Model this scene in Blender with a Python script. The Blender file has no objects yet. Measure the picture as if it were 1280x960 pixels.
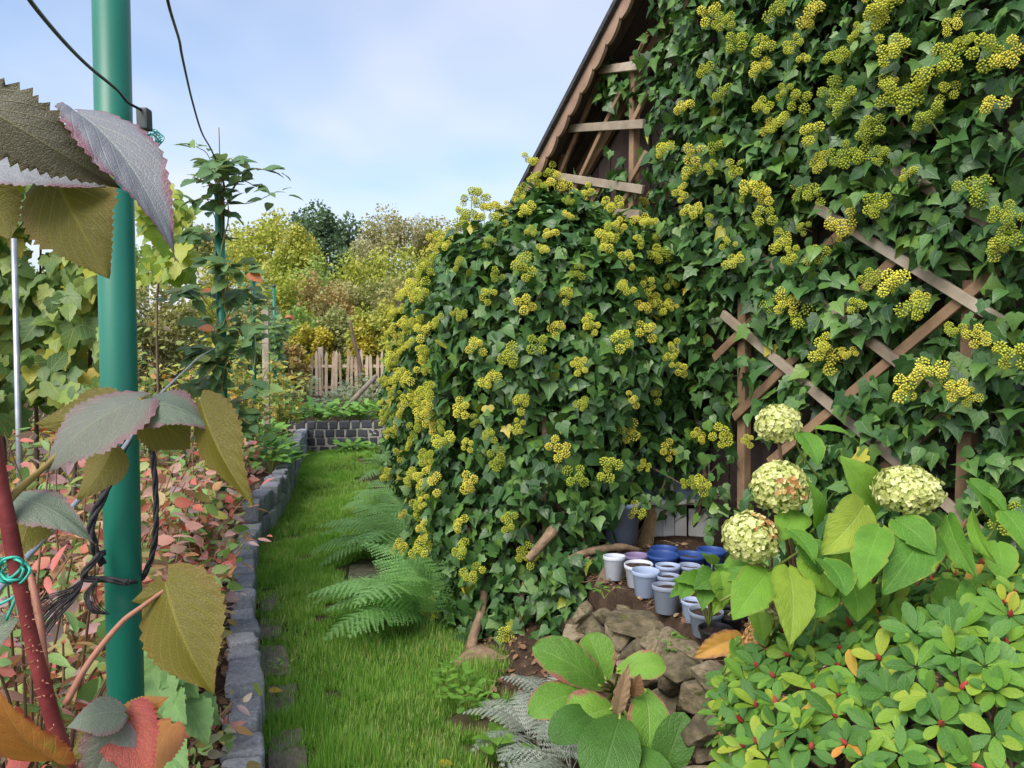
import bpy, bmesh, math, random
import numpy as np
from mathutils import Vector, Matrix, noise as mnoise

# ------------------------------------------------------------------ camera, sky, sun, exposure
scene = bpy.context.scene
FPX, CX, CY, HZ, CAMZ = 960.0, 640.0, 480.0, 440.0, 1.5      # photo is 1280 x 960; eye level lies at row 440
PITCH = math.atan((CY - HZ) / FPX)
cam_data = bpy.data.cameras.new('camera')
cam_data.sensor_width = 36.0
cam_data.lens = 36.0 * FPX / 1280.0
cam_data.clip_start, cam_data.clip_end = 0.05, 3000.0
cam = bpy.data.objects.new('camera', cam_data)
scene.collection.objects.link(cam)
cam.location = (0, 0, CAMZ)
cam.rotation_euler = (math.pi / 2 - PITCH, 0, 0)
scene.camera = cam

SUN_EL, SUN_AZ = math.radians(47), math.radians(215)          # azimuth clockwise from +Y: behind the camera, to its left
world = bpy.data.worlds.new('World')
scene.world = world
world.use_nodes = True
wn, wl = world.node_tree.nodes, world.node_tree.links
wn.clear()
w_out = wn.new('ShaderNodeOutputWorld')
w_bg = wn.new('ShaderNodeBackground')
w_bg.inputs['Strength'].default_value = 0.14
w_sky = wn.new('ShaderNodeTexSky')
w_sky.sky_type = 'NISHITA'
w_sky.sun_disc = False
w_sky.sun_elevation = SUN_EL
w_sky.sun_rotation = SUN_AZ
w_sky.air_density = 1.0
w_sky.dust_density = 3.0
w_sky.ozone_density = 1.6
w_tc = wn.new('ShaderNodeTexCoord')
w_sep = wn.new('ShaderNodeSeparateXYZ')
w_zc = wn.new('ShaderNodeMath'); w_zc.operation = 'ADD'; w_zc.inputs[1].default_value = 0.22
w_dx = wn.new('ShaderNodeMath'); w_dx.operation = 'DIVIDE'
w_dy = wn.new('ShaderNodeMath'); w_dy.operation = 'DIVIDE'
w_abs = wn.new('ShaderNodeMath'); w_abs.operation = 'ABSOLUTE'
w_cmb = wn.new('ShaderNodeCombineXYZ')
w_noise = wn.new('ShaderNodeTexNoise')
w_noise.inputs['Scale'].default_value = 1.05
w_noise.inputs['Detail'].default_value = 3.5
w_noise.inputs['Roughness'].default_value = 0.52
w_noise.inputs['Distortion'].default_value = 0.25
w_ramp = wn.new('ShaderNodeValToRGB')
w_ramp.color_ramp.elements[0].position = 0.34
w_ramp.color_ramp.elements[1].position = 0.70
w_mul = wn.new('ShaderNodeMath'); w_mul.operation = 'MULTIPLY'; w_mul.inputs[1].default_value = 0.68
w_mix = wn.new('ShaderNodeMix'); w_mix.data_type = 'RGBA'
w_mix.inputs[7].default_value = (3.9, 3.8, 4.1, 1)
wl.new(w_tc.outputs['Generated'], w_sep.inputs[0])
wl.new(w_sep.outputs[2], w_abs.inputs[0])
wl.new(w_abs.outputs[0], w_zc.inputs[0])
wl.new(w_sep.outputs[0], w_dx.inputs[0]); wl.new(w_zc.outputs[0], w_dx.inputs[1])
wl.new(w_sep.outputs[1], w_dy.inputs[0]); wl.new(w_zc.outputs[0], w_dy.inputs[1])
wl.new(w_dx.outputs[0], w_cmb.inputs[0]); wl.new(w_dy.outputs[0], w_cmb.inputs[1])
wl.new(w_cmb.outputs[0], w_noise.inputs['Vector'])
wl.new(w_noise.outputs['Fac'], w_ramp.inputs[0])
wl.new(w_ramp.outputs[0], w_mul.inputs[0])
wl.new(w_mul.outputs[0], w_mix.inputs[0])
wl.new(w_sky.outputs[0], w_mix.inputs[6])
wl.new(w_mix.outputs[2], w_bg.inputs['Color'])
wl.new(w_bg.outputs[0], w_out.inputs[0])

sun_data = bpy.data.lights.new('sun', 'SUN')
sun_data.energy = 1.5
sun_data.angle = math.radians(34)
sun_data.color = (1.0, 0.95, 0.86)
sun = bpy.data.objects.new('sun', sun_data)
scene.collection.objects.link(sun)
sun_dir = Vector((math.sin(SUN_AZ) * math.cos(SUN_EL), math.cos(SUN_AZ) * math.cos(SUN_EL), math.sin(SUN_EL)))
sun.rotation_euler = sun_dir.to_track_quat('Z', 'Y').to_euler()

scene.view_settings.view_transform = 'Standard'
scene.view_settings.look = 'None'
scene.view_settings.gamma = 1.0
scene.view_settings.exposure = 0.98
scene.render.engine = 'CYCLES'
cy = scene.cycles
cy.max_bounces, cy.diffuse_bounces, cy.glossy_bounces, cy.transmission_bounces = 6, 3, 2, 4
cy.transparent_max_bounces = 4
cy.use_denoising = True
cy.sample_clamp_indirect = 4.0

# ------------------------------------------------------------------ helpers
rng = np.random.default_rng(7)
random.seed(7)
COL = scene.collection
TH = PITCH
def ray(px, py):
    a, b = (px - CX) / FPX, (py - CY) / FPX
    return np.array([a, math.cos(TH) - b * math.sin(TH), -math.sin(TH) - b * math.cos(TH)])
def P(px, py, y):
    r = ray(px, py); return np.array([0, 0, CAMZ]) + r * (y / r[1])
def G(px, py, z=0.0):
    r = ray(px, py); return np.array([0, 0, CAMZ]) + r * ((z - CAMZ) / r[2])
def proj(p):
    p = np.asarray(p, float); q = p - np.array([0, 0, CAMZ])
    d = q[..., 1] * math.cos(TH) - q[..., 2] * math.sin(TH)
    u = q[..., 1] * math.sin(TH) + q[..., 2] * math.cos(TH)
    d = np.where(np.abs(d) < 1e-6, 1e-6, d)
    return CX + FPX * q[..., 0] / d, CY - FPX * u / d, d

def unit(a):
    a = np.asarray(a, float); return a / np.maximum(np.linalg.norm(a, axis=-1, keepdims=True), 1e-9)
def frames(n, t):
    n = unit(n); t = np.asarray(t, float); t = unit(t - n * np.sum(t * n, -1, keepdims=True))
    return np.stack([np.cross(t, n), t, n], axis=-1)
def nz(p, scale=1.0, seed=0.0):
    return mnoise.noise((p[0] * scale + seed, p[1] * scale - seed, p[2] * scale + 2 * seed))
def nzv(pts, scale=1.0, seed=0.0):
    return np.array([mnoise.noise((a * scale + seed, b * scale - seed, c * scale + 2 * seed)) for a, b, c in pts])

class T:                                                       # a template: vertices, triangles, uv
    def __init__(s, V, F, uv): s.V, s.F, s.uv = np.asarray(V, float), np.asarray(F, int), np.asarray(uv, float)

class MB:
    def __init__(s): s.V, s.F, s.U, s.R, s.M, s.n = [], [], [], [], [], 0
    def add(s, V, F, uv=None, rnd=0.0, mi=0):
        V = np.asarray(V, float).reshape(-1, 3); F = np.asarray(F, int).reshape(-1, 3)
        s.V.append(V); s.F.append(F + s.n)
        s.U.append(np.zeros((len(V), 2)) if uv is None else np.asarray(uv, float))
        s.R.append(np.broadcast_to(np.asarray(rnd, float), (len(V),)).copy()); s.M.append(np.full(len(F), mi, np.int32))
        s.n += len(V); return s
    def scatter(s, t, pos, R, scale, rnd, mi=0):
        pos = np.asarray(pos, float).reshape(-1, 3); N = len(pos)
        if N == 0: return s
        scale = np.broadcast_to(np.asarray(scale, float), (N,)) if np.ndim(scale) < 2 else scale
        if np.ndim(scale) == 1:
            V = np.einsum('nij,mj->nmi', R, t.V) * scale[:, None, None] + pos[:, None, :]
        else:
            V = np.einsum('nij,nmj->nmi', R, t.V[None] * scale[:, None, :]) + pos[:, None, :]
        m = len(t.V)
        F = (t.F[None] + (np.arange(N) * m)[:, None, None]).reshape(-1, 3)
        return s.add(V.reshape(-1, 3), F, np.tile(t.uv, (N, 1)), np.repeat(np.broadcast_to(np.asarray(rnd, float), (N,)), m), mi)
    def mesh(s, name, mats, origin=(0, 0, 0), smooth=True):
        V = np.concatenate(s.V) - np.asarray(origin); F = np.concatenate(s.F)
        me = bpy.data.meshes.new(name)
        me.vertices.add(len(V)); me.vertices.foreach_set('co', V.astype(np.float32).ravel())
        me.loops.add(len(F) * 3); me.loops.foreach_set('vertex_index', F.astype(np.int32).ravel())
        me.polygons.add(len(F))
        me.polygons.foreach_set('loop_start', np.arange(0, len(F) * 3, 3, dtype=np.int32))
        if hasattr(smooth, '__len__') or smooth: me.polygons.foreach_set('use_smooth', np.ones(len(F), bool))
        me.polygons.foreach_set('material_index', np.concatenate(s.M))
        uv = me.uv_layers.new(name='UVMap')
        uv.data.foreach_set('uv', np.concatenate(s.U)[F.ravel()].astype(np.float32).ravel())
        at = me.attributes.new('rnd', 'FLOAT', 'POINT'); at.data.foreach_set('value', np.concatenate(s.R).astype(np.float32))
        me.update(calc_edges=True)
        if not smooth: me.polygons.foreach_set('use_smooth', np.zeros(len(F), bool))
        for m in (mats if isinstance(mats, (list, tuple)) else [mats]): me.materials.append(m)
        return me
    def build(s, name, mats, parent=None, smooth=True):
        org = world_loc(parent)
        o = bpy.data.objects.new(name, s.mesh(name, mats, org, smooth)); COL.objects.link(o)
        if parent is not None: o.parent = parent; WLOC[o.name] = tuple(org)
        return o
WLOC = {}
def world_loc(o):
    return np.array(WLOC.get(o.name, (0, 0, 0)), float) if o is not None else np.zeros(3)
def tag(o, label, cat, group=None, kind=None):
    if label: o['label'] = label
    if cat: o['category'] = cat
    if group: o['group'] = group
    if kind: o['kind'] = kind
    return o
def thing(name, loc, label, cat, group=None):
    o = bpy.data.objects.new(name, None); COL.objects.link(o); o.empty_display_size = 0.1
    o.location = tuple(loc); WLOC[o.name] = tuple(loc)
    return tag(o, label, cat, group)
def kind(o, k): o['kind'] = k; return o
def inst(name, me, parent, pos, R=None, scale=1.0):            # an object that shares mesh data
    o = bpy.data.objects.new(name, me); COL.objects.link(o)
    p = np.asarray(pos, float) - world_loc(parent)
    M = Matrix.Translation(Vector(p))
    if R is not None: M = M @ Matrix([list(map(float, r)) for r in R]).to_4x4()
    sc = (scale,) * 3 if np.ndim(scale) == 0 else tuple(map(float, scale))
    M = M @ Matrix.Diagonal((*sc, 1.0))
    if parent is not None: o.parent = parent
    o.matrix_basis = M
    return o

def tube(pts, rad, n=6, cap=True, twist=0.0):
    pts = np.asarray(pts, float); k = len(pts); rad = np.broadcast_to(np.asarray(rad, float), (k,))
    tg = np.gradient(pts, axis=0); tg = unit(tg)
    ref = np.array([0, 0, 1.0]) if abs(tg[0][2]) < 0.9 else np.array([1.0, 0, 0])
    a = unit(np.cross(tg[0], ref)); V, uv = [], []
    L = np.concatenate([[0], np.cumsum(np.linalg.norm(np.diff(pts, axis=0), axis=1))])
    for i in range(k):
        a = unit(a - tg[i] * np.dot(a, tg[i])); b = np.cross(tg[i], a)
        for j in range(n):
            th = 2 * math.pi * j / n + twist * L[i]
            V.append(pts[i] + rad[i] * (math.cos(th) * a + math.sin(th) * b)); uv.append((j / n, L[i]))
    F = []
    for i in range(k - 1):
        for j in range(n):
            p, q = i * n + j, i * n + (j + 1) % n
            F += [(p, q, q + n), (p, q + n, p + n)]
    if cap:
        for i, fl in ((0, 1), (k - 1, 0)):
            c = len(V); V.append(pts[i]); uv.append((0.5, L[i]))
            for j in range(n):
                p, q = i * n + j, i * n + (j + 1) % n
                F.append((q, p, c) if fl else (p, q, c))
    return np.array(V), np.array(F), np.array(uv)
def spline(pts, n=12):                                         # Catmull-Rom through points
    pts = np.asarray(pts, float); e = np.vstack([2 * pts[0] - pts[1], pts, 2 * pts[-1] - pts[-2]]); out = []
    for i in range(1, len(e) - 2):
        p0, p1, p2, p3 = e[i - 1], e[i], e[i + 1], e[i + 2]
        for t in np.linspace(0, 1, n, endpoint=False):
            out.append(0.5 * (2 * p1 + (p2 - p0) * t + (2 * p0 - 5 * p1 + 4 * p2 - p3) * t * t + (3 * p1 - p0 - 3 * p2 + p3) * t ** 3))
    out.append(pts[-1]); return np.array(out)
BOXF = [(0, 2, 1), (0, 3, 2), (4, 5, 6), (4, 6, 7), (0, 1, 5), (0, 5, 4), (1, 2, 6), (1, 6, 5), (2, 3, 7), (2, 7, 6), (3, 0, 4), (3, 4, 7)]
def hexa(c8): return np.asarray(c8, float), np.array(BOXF)
def bar(a, b, w, t, up=(0, 0, 1), jit=0.0):                   # a board from a to b, width w across `up x axis`, thickness t along `up`
    a, b = np.asarray(a, float), np.asarray(b, float); d = unit(b - a); u = np.asarray(up, float); u = unit(u - d * np.dot(u, d)); s = np.cross(d, u)
    c = []
    for e in (a, b):
        for (i, j) in ((-1, -1), (1, -1), (1, 1), (-1, 1)): c.append(e + s * i * w / 2 + u * j * t / 2 + rng.normal(0, jit, 3))
    V = np.array(c); F = [(0, 1, 2), (0, 2, 3), (4, 6, 5), (4, 7, 6), (0, 5, 1), (0, 4, 5), (1, 6, 2), (1, 5, 6), (2, 7, 3), (2, 6, 7), (3, 4, 0), (3, 7, 4)]
    L = np.linalg.norm(b - a); uv = [(0, 0), (1, 0), (1, .2), (0, .2), (0, L), (1, L), (1, L + .2), (0, L + .2)]
    return V, F, uv
def bevel_mesh(me, w, seg=2):
    bm = bmesh.new(); bm.from_mesh(me); bmesh.ops.remove_doubles(bm, verts=bm.verts, dist=1e-5)
    bmesh.ops.recalc_face_normals(bm, faces=bm.faces)
    bmesh.ops.bevel(bm, geom=[e for e in bm.edges if e.calc_face_angle(0) > 0.6], offset=w, segments=seg, affect='EDGES', profile=0.6)
    bm.to_mesh(me); bm.free(); return me

# ------------------------------------------------------------------ materials
def nodes_of(name):
    m = bpy.data.materials.new(name); m.use_nodes = True
    nt = m.node_tree; nt.nodes.clear()
    return m, nt.nodes, nt.links
def mth(n, l, op, a, b=None, c=None):
    q = n.new('ShaderNodeMath'); q.operation = op
    for i, x in enumerate((a, b, c)):
        if x is None: continue
        if isinstance(x, (int, float)): q.inputs[i].default_value = x
        else: l.new(x, q.inputs[i])
    return q.outputs[0]
def ramp(n, l, fac, stops, interp='LINEAR'):
    r = n.new('ShaderNodeValToRGB'); cr = r.color_ramp; cr.interpolation = interp
    while len(cr.elements) < len(stops): cr.elements.new(0.5)
    for e, (p, c) in zip(cr.elements, stops): e.position = p; e.color = (*c, 1)
    l.new(fac, r.inputs[0]); return r.outputs[0]
def mixc(n, l, f, a, b, mode='MIX'):
    q = n.new('ShaderNodeMix'); q.data_type = 'RGBA'; q.blend_type = mode
    for i, x in ((0, f), (6, a), (7, b)):
        if isinstance(x, (int, float)): q.inputs[i].default_value = x
        elif isinstance(x, tuple): q.inputs[i].default_value = (*x, 1)
        else: l.new(x, q.inputs[i])
    return q.outputs[2]
def noise_tex(n, l, scale, detail=4, vec=None, w=None, rough=.55):
    q = n.new('ShaderNodeTexNoise'); q.inputs['Scale'].default_value = scale; q.inputs['Detail'].default_value = detail; q.inputs['Roughness'].default_value = rough
    if w is not None: q.noise_dimensions = '4D'; l.new(w, q.inputs['W'])
    if vec is not None: l.new(vec, q.inputs['Vector'])
    return q.outputs['Fac']

def leaf_mat(name, stops, under=None, rough=0.42, trans=0.25, vein=0.35, veincol=(0.25, 0.34, 0.14), edge=None, edge_w=0.25,
             blotch=None, nveins=6.0, slant=0.55, bump=0.25, spec=0.5, mottle=0.3, mscale=30.0, cells=0.0):
    m, n, l = nodes_of(name)
    out = n.new('ShaderNodeOutputMaterial')
    at = n.new('ShaderNodeAttribute'); at.attribute_name = 'rnd'
    oi = n.new('ShaderNodeObjectInfo')
    r = mth(n, l, 'FRACT', mth(n, l, 'ADD', at.outputs['Fac'], oi.outputs['Random']))
    tc = n.new('ShaderNodeTexCoord')
    seed = mth(n, l, 'MULTIPLY', r, 17.0)
    nz1 = noise_tex(n, l, mscale, 3, tc.outputs['Object'], seed)
    col = ramp(n, l, r, stops)
    col = mixc(n, l, mottle, col, ramp(n, l, nz1, [(0.3, (0.35, 0.35, 0.35)), (0.7, (1.45, 1.45, 1.45))]), 'MULTIPLY')
    sp = n.new('ShaderNodeSeparateXYZ'); l.new(tc.outputs['UV'], sp.inputs[0])
    u = mth(n, l, 'ABSOLUTE', mth(n, l, 'MULTIPLY_ADD', sp.outputs[0], 2.0, -1.0))
    v = sp.outputs[1]
    if edge:
        ed = mth(n, l, 'ADD', u, mth(n, l, 'MULTIPLY_ADD', nz1, 1.1, -0.55))
        col = mixc(n, l, ramp(n, l, ed, [(1 - edge_w - .12, (0, 0, 0)), (1.0, (1, 1, 1))]), col, edge)
    if blotch:
        nb = noise_tex(n, l, blotch[1], 4, tc.outputs['Object'], seed)
        col = mixc(n, l, ramp(n, l, nb, [(blotch[2], (0, 0, 0)), (blotch[2] + .12, (1, 1, 1))]), col, blotch[0])
    # veins: a midrib and slanting side veins laid out in the leaf's own uv
    mid = ramp(n, l, u, [(0.0, (1, 1, 1)), (0.06, (0, 0, 0))])
    ph = mth(n, l, 'SUBTRACT', v, mth(n, l, 'MULTIPLY', u, slant / 2))
    saw = mth(n, l, 'PINGPONG', mth(n, l, 'MULTIPLY', ph, nveins), 0.5)
    side = ramp(n, l, saw, [(0.0, (1, 1, 1)), (0.10, (0, 0, 0))])
    vm = mth(n, l, 'MAXIMUM', mid, mth(n, l, 'MULTIPLY', side, 0.65))
    if cells:
        vo = n.new('ShaderNodeTexVoronoi'); vo.feature = 'DISTANCE_TO_EDGE'; vo.inputs['Scale'].default_value = cells; l.new(tc.outputs['Object'], vo.inputs['Vector'])
        cell = ramp(n, l, vo.outputs['Distance'], [(0.0, (0, 0, 0)), (0.16, (1, 1, 1))])
        col = mixc(n, l, mth(n, l, 'MULTIPLY', mth(n, l, 'SUBTRACT', 1.0, cell), vein * .45), col, veincol)
    colv = mixc(n, l, mth(n, l, 'MULTIPLY', vm, vein), col, veincol)
    if under:
        geo = n.new('ShaderNodeNewGeometry')
        colv = mixc(n, l, geo.outputs['Backfacing'], colv, mixc(n, l, mth(n, l, 'MULTIPLY', vm, 0.6), mixc(n, l, 0.15, under, col), tuple(min(1, c * 1.8) for c in under)))
    b = n.new('ShaderNodeBsdfPrincipled'); l.new(colv, b.inputs['Base Color'])
    b.inputs['Roughness'].default_value = rough; b.inputs['Specular IOR Level'].default_value = spec
    if bump:
        bp = n.new('ShaderNodeBump'); bp.inputs['Strength'].default_value = bump; bp.inputs['Distance'].default_value = 0.004
        hgt = mth(n, l, 'SUBTRACT', mth(n, l, 'MULTIPLY', nz1, 0.6), vm)
        if cells: hgt = mth(n, l, 'ADD', hgt, mth(n, l, 'MULTIPLY', cell, .45))
        l.new(hgt, bp.inputs['Height']); l.new(bp.outputs[0], b.inputs['Normal'])
    if trans:
        t = n.new('ShaderNodeBsdfTranslucent'); l.new(mixc(n, l, 1.0, colv, (1.3, 1.35, 0.7), 'MULTIPLY'), t.inputs['Color'])
        mx = n.new('ShaderNodeMixShader'); mx.inputs[0].default_value = trans
        l.new(b.outputs[0], mx.inputs[1]); l.new(t.outputs[0], mx.inputs[2]); l.new(mx.outputs[0], out.inputs[0])
    else: l.new(b.outputs[0], out.inputs[0])
    return m

def surf_mat(name, stops, scale=8.0, rough=0.8, bump=0.4, bdist=0.01, detail=6, coord='Object', perobj=0.0, stretch=None, spec=0.3, metal=0.0, spots=None, fine=None):
    m, n, l = nodes_of(name)
    out = n.new('ShaderNodeOutputMaterial'); tc = n.new('ShaderNodeTexCoord'); oi = n.new('ShaderNodeObjectInfo')
    vec = tc.outputs[coord]
    if stretch:
        mp = n.new('ShaderNodeMapping'); mp.inputs['Scale'].default_value = stretch; l.new(vec, mp.inputs[0]); vec = mp.outputs[0]
    f = noise_tex(n, l, scale, detail, vec, mth(n, l, 'MULTIPLY', oi.outputs['Random'], 9.0))
    fac = f
    if perobj: fac = mth(n, l, 'ADD', f, mth(n, l, 'MULTIPLY_ADD', oi.outputs['Random'], perobj, -perobj / 2))
    col = ramp(n, l, fac, stops)
    if spots:
        g = noise_tex(n, l, spots[1], 5, vec, mth(n, l, 'MULTIPLY_ADD', oi.outputs['Random'], 5.0, 3.0))
        col = mixc(n, l, ramp(n, l, g, [(spots[2], (0, 0, 0)), (spots[2] + 0.1, (1, 1, 1))]), col, spots[0])
    b = n.new('ShaderNodeBsdfPrincipled'); l.new(col, b.inputs['Base Color'])
    b.inputs['Roughness'].default_value = rough; b.inputs['Specular IOR Level'].default_value = spec; b.inputs['Metallic'].default_value = metal
    if bump:
        h = f
        if fine:
            h = mth(n, l, 'ADD', f, mth(n, l, 'MULTIPLY', noise_tex(n, l, fine, 3, vec), 0.5))
        bp = n.new('ShaderNodeBump'); bp.inputs['Strength'].default_value = bump; bp.inputs['Distance'].default_value = bdist
        l.new(h, bp.inputs['Height']); l.new(bp.outputs[0], b.inputs['Normal'])
    l.new(b.outputs[0], out.inputs[0]); return m

M = {}
M['ivy'] = leaf_mat('ivy_leaf', [(0, (.026, .078, .022)), (.3, (.044, .118, .030)), (.6, (.070, .165, .038)), (.85, (.105, .215, .046)), (.975, (.14, .26, .045)), (.993, (.15, .26, .04)), (1, (.50, .42, .04))], rough=.40, trans=.14, vein=.30, veincol=(.11, .22, .10), nveins=3.0, slant=1.2, bump=.35, spec=.5)
M['umbel'] = surf_mat('ivy_flower', [(.05, (.29, .37, .04)), (.35, (.45, .49, .05)), (.7, (.66, .64, .085)), (1, (.62, .54, .08))], scale=40, rough=.7, bump=0, perobj=.9)
M['umbel_stalk'] = surf_mat('ivy_flower_stalk', [(0, (.20, .27, .06)), (1, (.30, .36, .08))], scale=10, bump=0)
M['bark'] = surf_mat('bark', [(.3, (.07, .05, .035)), (.7, (.22, .16, .11))], scale=18, bump=.8, stretch=(1, 1, .3), fine=60)
M['ivy_wood'] = surf_mat('ivy_wood', [(.3, (.12, .08, .05)), (.7, (.34, .24, .15))], scale=22, bump=.7, fine=70)
M['soil'] = surf_mat('soil', [(.25, (.030, .020, .014)), (.55, (.075, .05, .035)), (.8, (.14, .10, .07))], scale=14, rough=.95, bump=1.0, bdist=.03, detail=8, fine=90, spec=.1)
M['wood'] = surf_mat('weathered_wood', [(.3, (.19, .155, .115)), (.6, (.32, .27, .205)), (.8, (.45, .39, .31))], scale=9, rough=.8, bump=.5, bdist=.004, stretch=(1, 1, 1), fine=80, perobj=.35)
M['wood_brown'] = surf_mat('brown_timber', [(.3, (.14, .088, .05)), (.7, (.29, .19, .115))], scale=9, rough=.8, bump=.4, fine=60, perobj=.3)
M['dark_board'] = surf_mat('dark_stained_board', [(.3, (.040, .028, .028)), (.7, (.095, .068, .062))], scale=6, rough=.85, bump=.4, fine=50, perobj=.3)
M['roof'] = surf_mat('roof_felt', [(.3, (.035, .035, .04)), (.7, (.075, .075, .085))], scale=40, rough=.9, bump=.5)
M['white_paint'] = surf_mat('flaking_white_paint', [(.3, (.55, .55, .54)), (.7, (.72, .72, .71))], scale=12, rough=.6, bump=.2, perobj=.2, spots=((.30, .27, .23), 30, .66))
M['blue_glass'] = surf_mat('window_glass', [(.3, (.10, .14, .20)), (.7, (.22, .29, .38))], scale=3, rough=.12, bump=0, spec=.7)

# ------------------------------------------------------------------ the setting: ground, beds, path
KERB = np.array([(-0.36, .75), (-.90, 2.49), (-1.09, 3.07), (-1.32, 3.71), (-1.58, 4.47), (-1.83, 5.24), (-2.04, 6.0), (-2.10, 6.6), (-2.32, 7.8), (-2.75, 9.6), (-3.12, 11.45)])
def kx(y): return np.interp(y, KERB[:, 1], KERB[:, 0])
HEDGE = np.array([(-1.88, 11.2), (-1.54, 9.6), (-1.24, 8.0), (-.95, 6.4), (-.70, 5.2), (-.50, 4.5), (-.36, 4.12), (-.16, 3.88), (.10, 3.78), (.40, 3.84), (.72, 4.02), (.98, 4.28), (1.08, 4.6)])
def hx(y): return np.interp(-y, -HEDGE[:7, 1], HEDGE[:7, 0]) if np.ndim(y) == 0 else np.interp(-np.asarray(y), -HEDGE[:7, 1], HEDGE[:7, 0])
ROCKLINE = np.array([(.24, 3.75), (.32, 3.45), (.45, 3.2), (.56, 2.95), (.64, 2.70), (.72, 2.42), (.77, 2.1), (.82, 1.6), (.86, .4)])
def rx(y): return np.interp(-np.asarray(y, float), -ROCKLINE[:, 1], ROCKLINE[:, 0])
TERR = 0.45
def sheet(name, xs, ys, zf, mat):
    X, Y = np.meshgrid(xs, ys); Z = np.array([zf(a, b) for a, b in zip(X.ravel(), Y.ravel())])
    nx, ny = len(xs), len(ys); I = np.arange(nx * ny).reshape(ny, nx)
    a, b, c, d = I[:-1, :-1].ravel(), I[:-1, 1:].ravel(), I[1:, 1:].ravel(), I[1:, :-1].ravel()
    F = np.concatenate([np.stack([a, b, c], 1), np.stack([a, c, d], 1)])
    return kind(MB().add(np.stack([X.ravel(), Y.ravel(), Z], 1), F, np.stack([X.ravel(), Y.ravel()], 1)).build(name, mat), 'structure')
M['meadow'] = surf_mat('far_meadow', [(.3, (.06, .08, .03)), (.7, (.14, .14, .06))], scale=.6, rough=.95, bump=.6, bdist=.2, fine=8)
def zground(x, y):
    z = 0.0
    if 0.2 < y < 12 and x > kx(y) - .25: z = .035 * nz((x, y, 0), 3.0) + .02 * nz((x, y, 0), 9)
    if y > 12.5 or x < kx(y) - 1.2 or x > 2.2 or y < -.5: z = -.06
    return z
xs = np.concatenate([[-900, -200, -60, -20, -8], np.arange(-5, 3.01, .07), [5, 9, 20, 60, 200, 900]])
ys = np.concatenate([[-300, -40, -6, -1], np.arange(0, 13, .08), [16, 24, 40, 90, 250, 1200]])
M['path_soil'] = surf_mat('path_earth', [(.25, (.035, .03, .018)), (.5, (.075, .065, .035)), (.8, (.13, .11, .07))], scale=5, rough=.95, bump=1.0, bdist=.02, detail=8, fine=60, spec=.1)
sheet('ground', xs, ys, zground, M['path_soil'])
def zbed(x, y):
    k = kx(min(y, 11.4)) if y < 11.4 else 99
    e = k - .07
    z = .15 + .03 * nz((x, y, 3), 2.2) + .02 * nz((x, y, 3), 8)
    if y > 5.8: z += min(1, (y - 5.8) / .8) * .14
    return z if x < e else -.1
def sheet_edge(name, ys, xedge, xfar, zf, mat, nx=40, power=2.0):     # a sheet whose one side follows an edge line
    V, uv = [], []
    for y in ys:
        for i in range(nx + 1):
            t = (i / nx) ** power; x = xedge(y) + (xfar(y) - xedge(y)) * t
            V.append((x, y, zf(x, y))); uv.append((x, y))
    I = np.arange(len(ys) * (nx + 1)).reshape(len(ys), nx + 1)
    a, b, c, d = I[:-1, :-1].ravel(), I[:-1, 1:].ravel(), I[1:, 1:].ravel(), I[1:, :-1].ravel()
    F = np.concatenate([np.stack([a, b, c], 1), np.stack([a, c, d], 1)])
    if xfar(ys[0]) < xedge(ys[0]): F = F[:, ::-1]
    return kind(MB().add(np.array(V), F, uv).build(name, mat), 'structure')
sheet_edge('garden_bed', np.concatenate([[-2], np.arange(.2, 11.5, .12)]), lambda y: kx(y) - .05, lambda y: -16, lambda x, y: .15 + .03 * nz((x, y, 3), 2.2) + .02 * nz((x, y, 3), 8) + min(1, max(0, (y - 5.8) / .8)) * .14, M['soil'], 44)
def zterr(x, y):
    z = TERR + .03 * nz((x, y, 5), 4) + .02 * nz((x, y, 5), 11)
    return z if x > float(rx(y)) + .075 else 0.0
sheet_edge('garden_terrace', np.concatenate([[.2, .8], np.arange(1.2, 4.9, .08)]), lambda y: rx(y) + .07, lambda y: 3.4, zterr, M['soil'], 44, 1.5)
def zrise(x, y):
    t = np.clip((x - (rx(y) - .55)) / .55, 0, 1)
    return -.02 + .16 * t * t * (3 - 2 * t) + .03 * nz((x, y, 8), 5) + .015 * nz((x, y, 8), 16)
sheet_edge('planting_strip', np.arange(1.0, 4.3, .07), lambda y: max(rx(y) - .62, -.22 if y > 2.4 else -.1), lambda y: rx(y) + .1, zrise, M['soil'], 18, 1.0)
def zfar(x, y):
    return .36 + .05 * nz((x, y, 1), .6) + .03 * nz((x, y, 1), 3) + max(0, (y - 14)) * .012
xsf = np.concatenate([np.arange(-16, 4, .35)]); ysf = np.concatenate([np.arange(11.72, 20, .3), np.arange(20.5, 60, 2.5)])
sheet('upper_garden', xsf, ysf, zfar, M['soil'])

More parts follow.
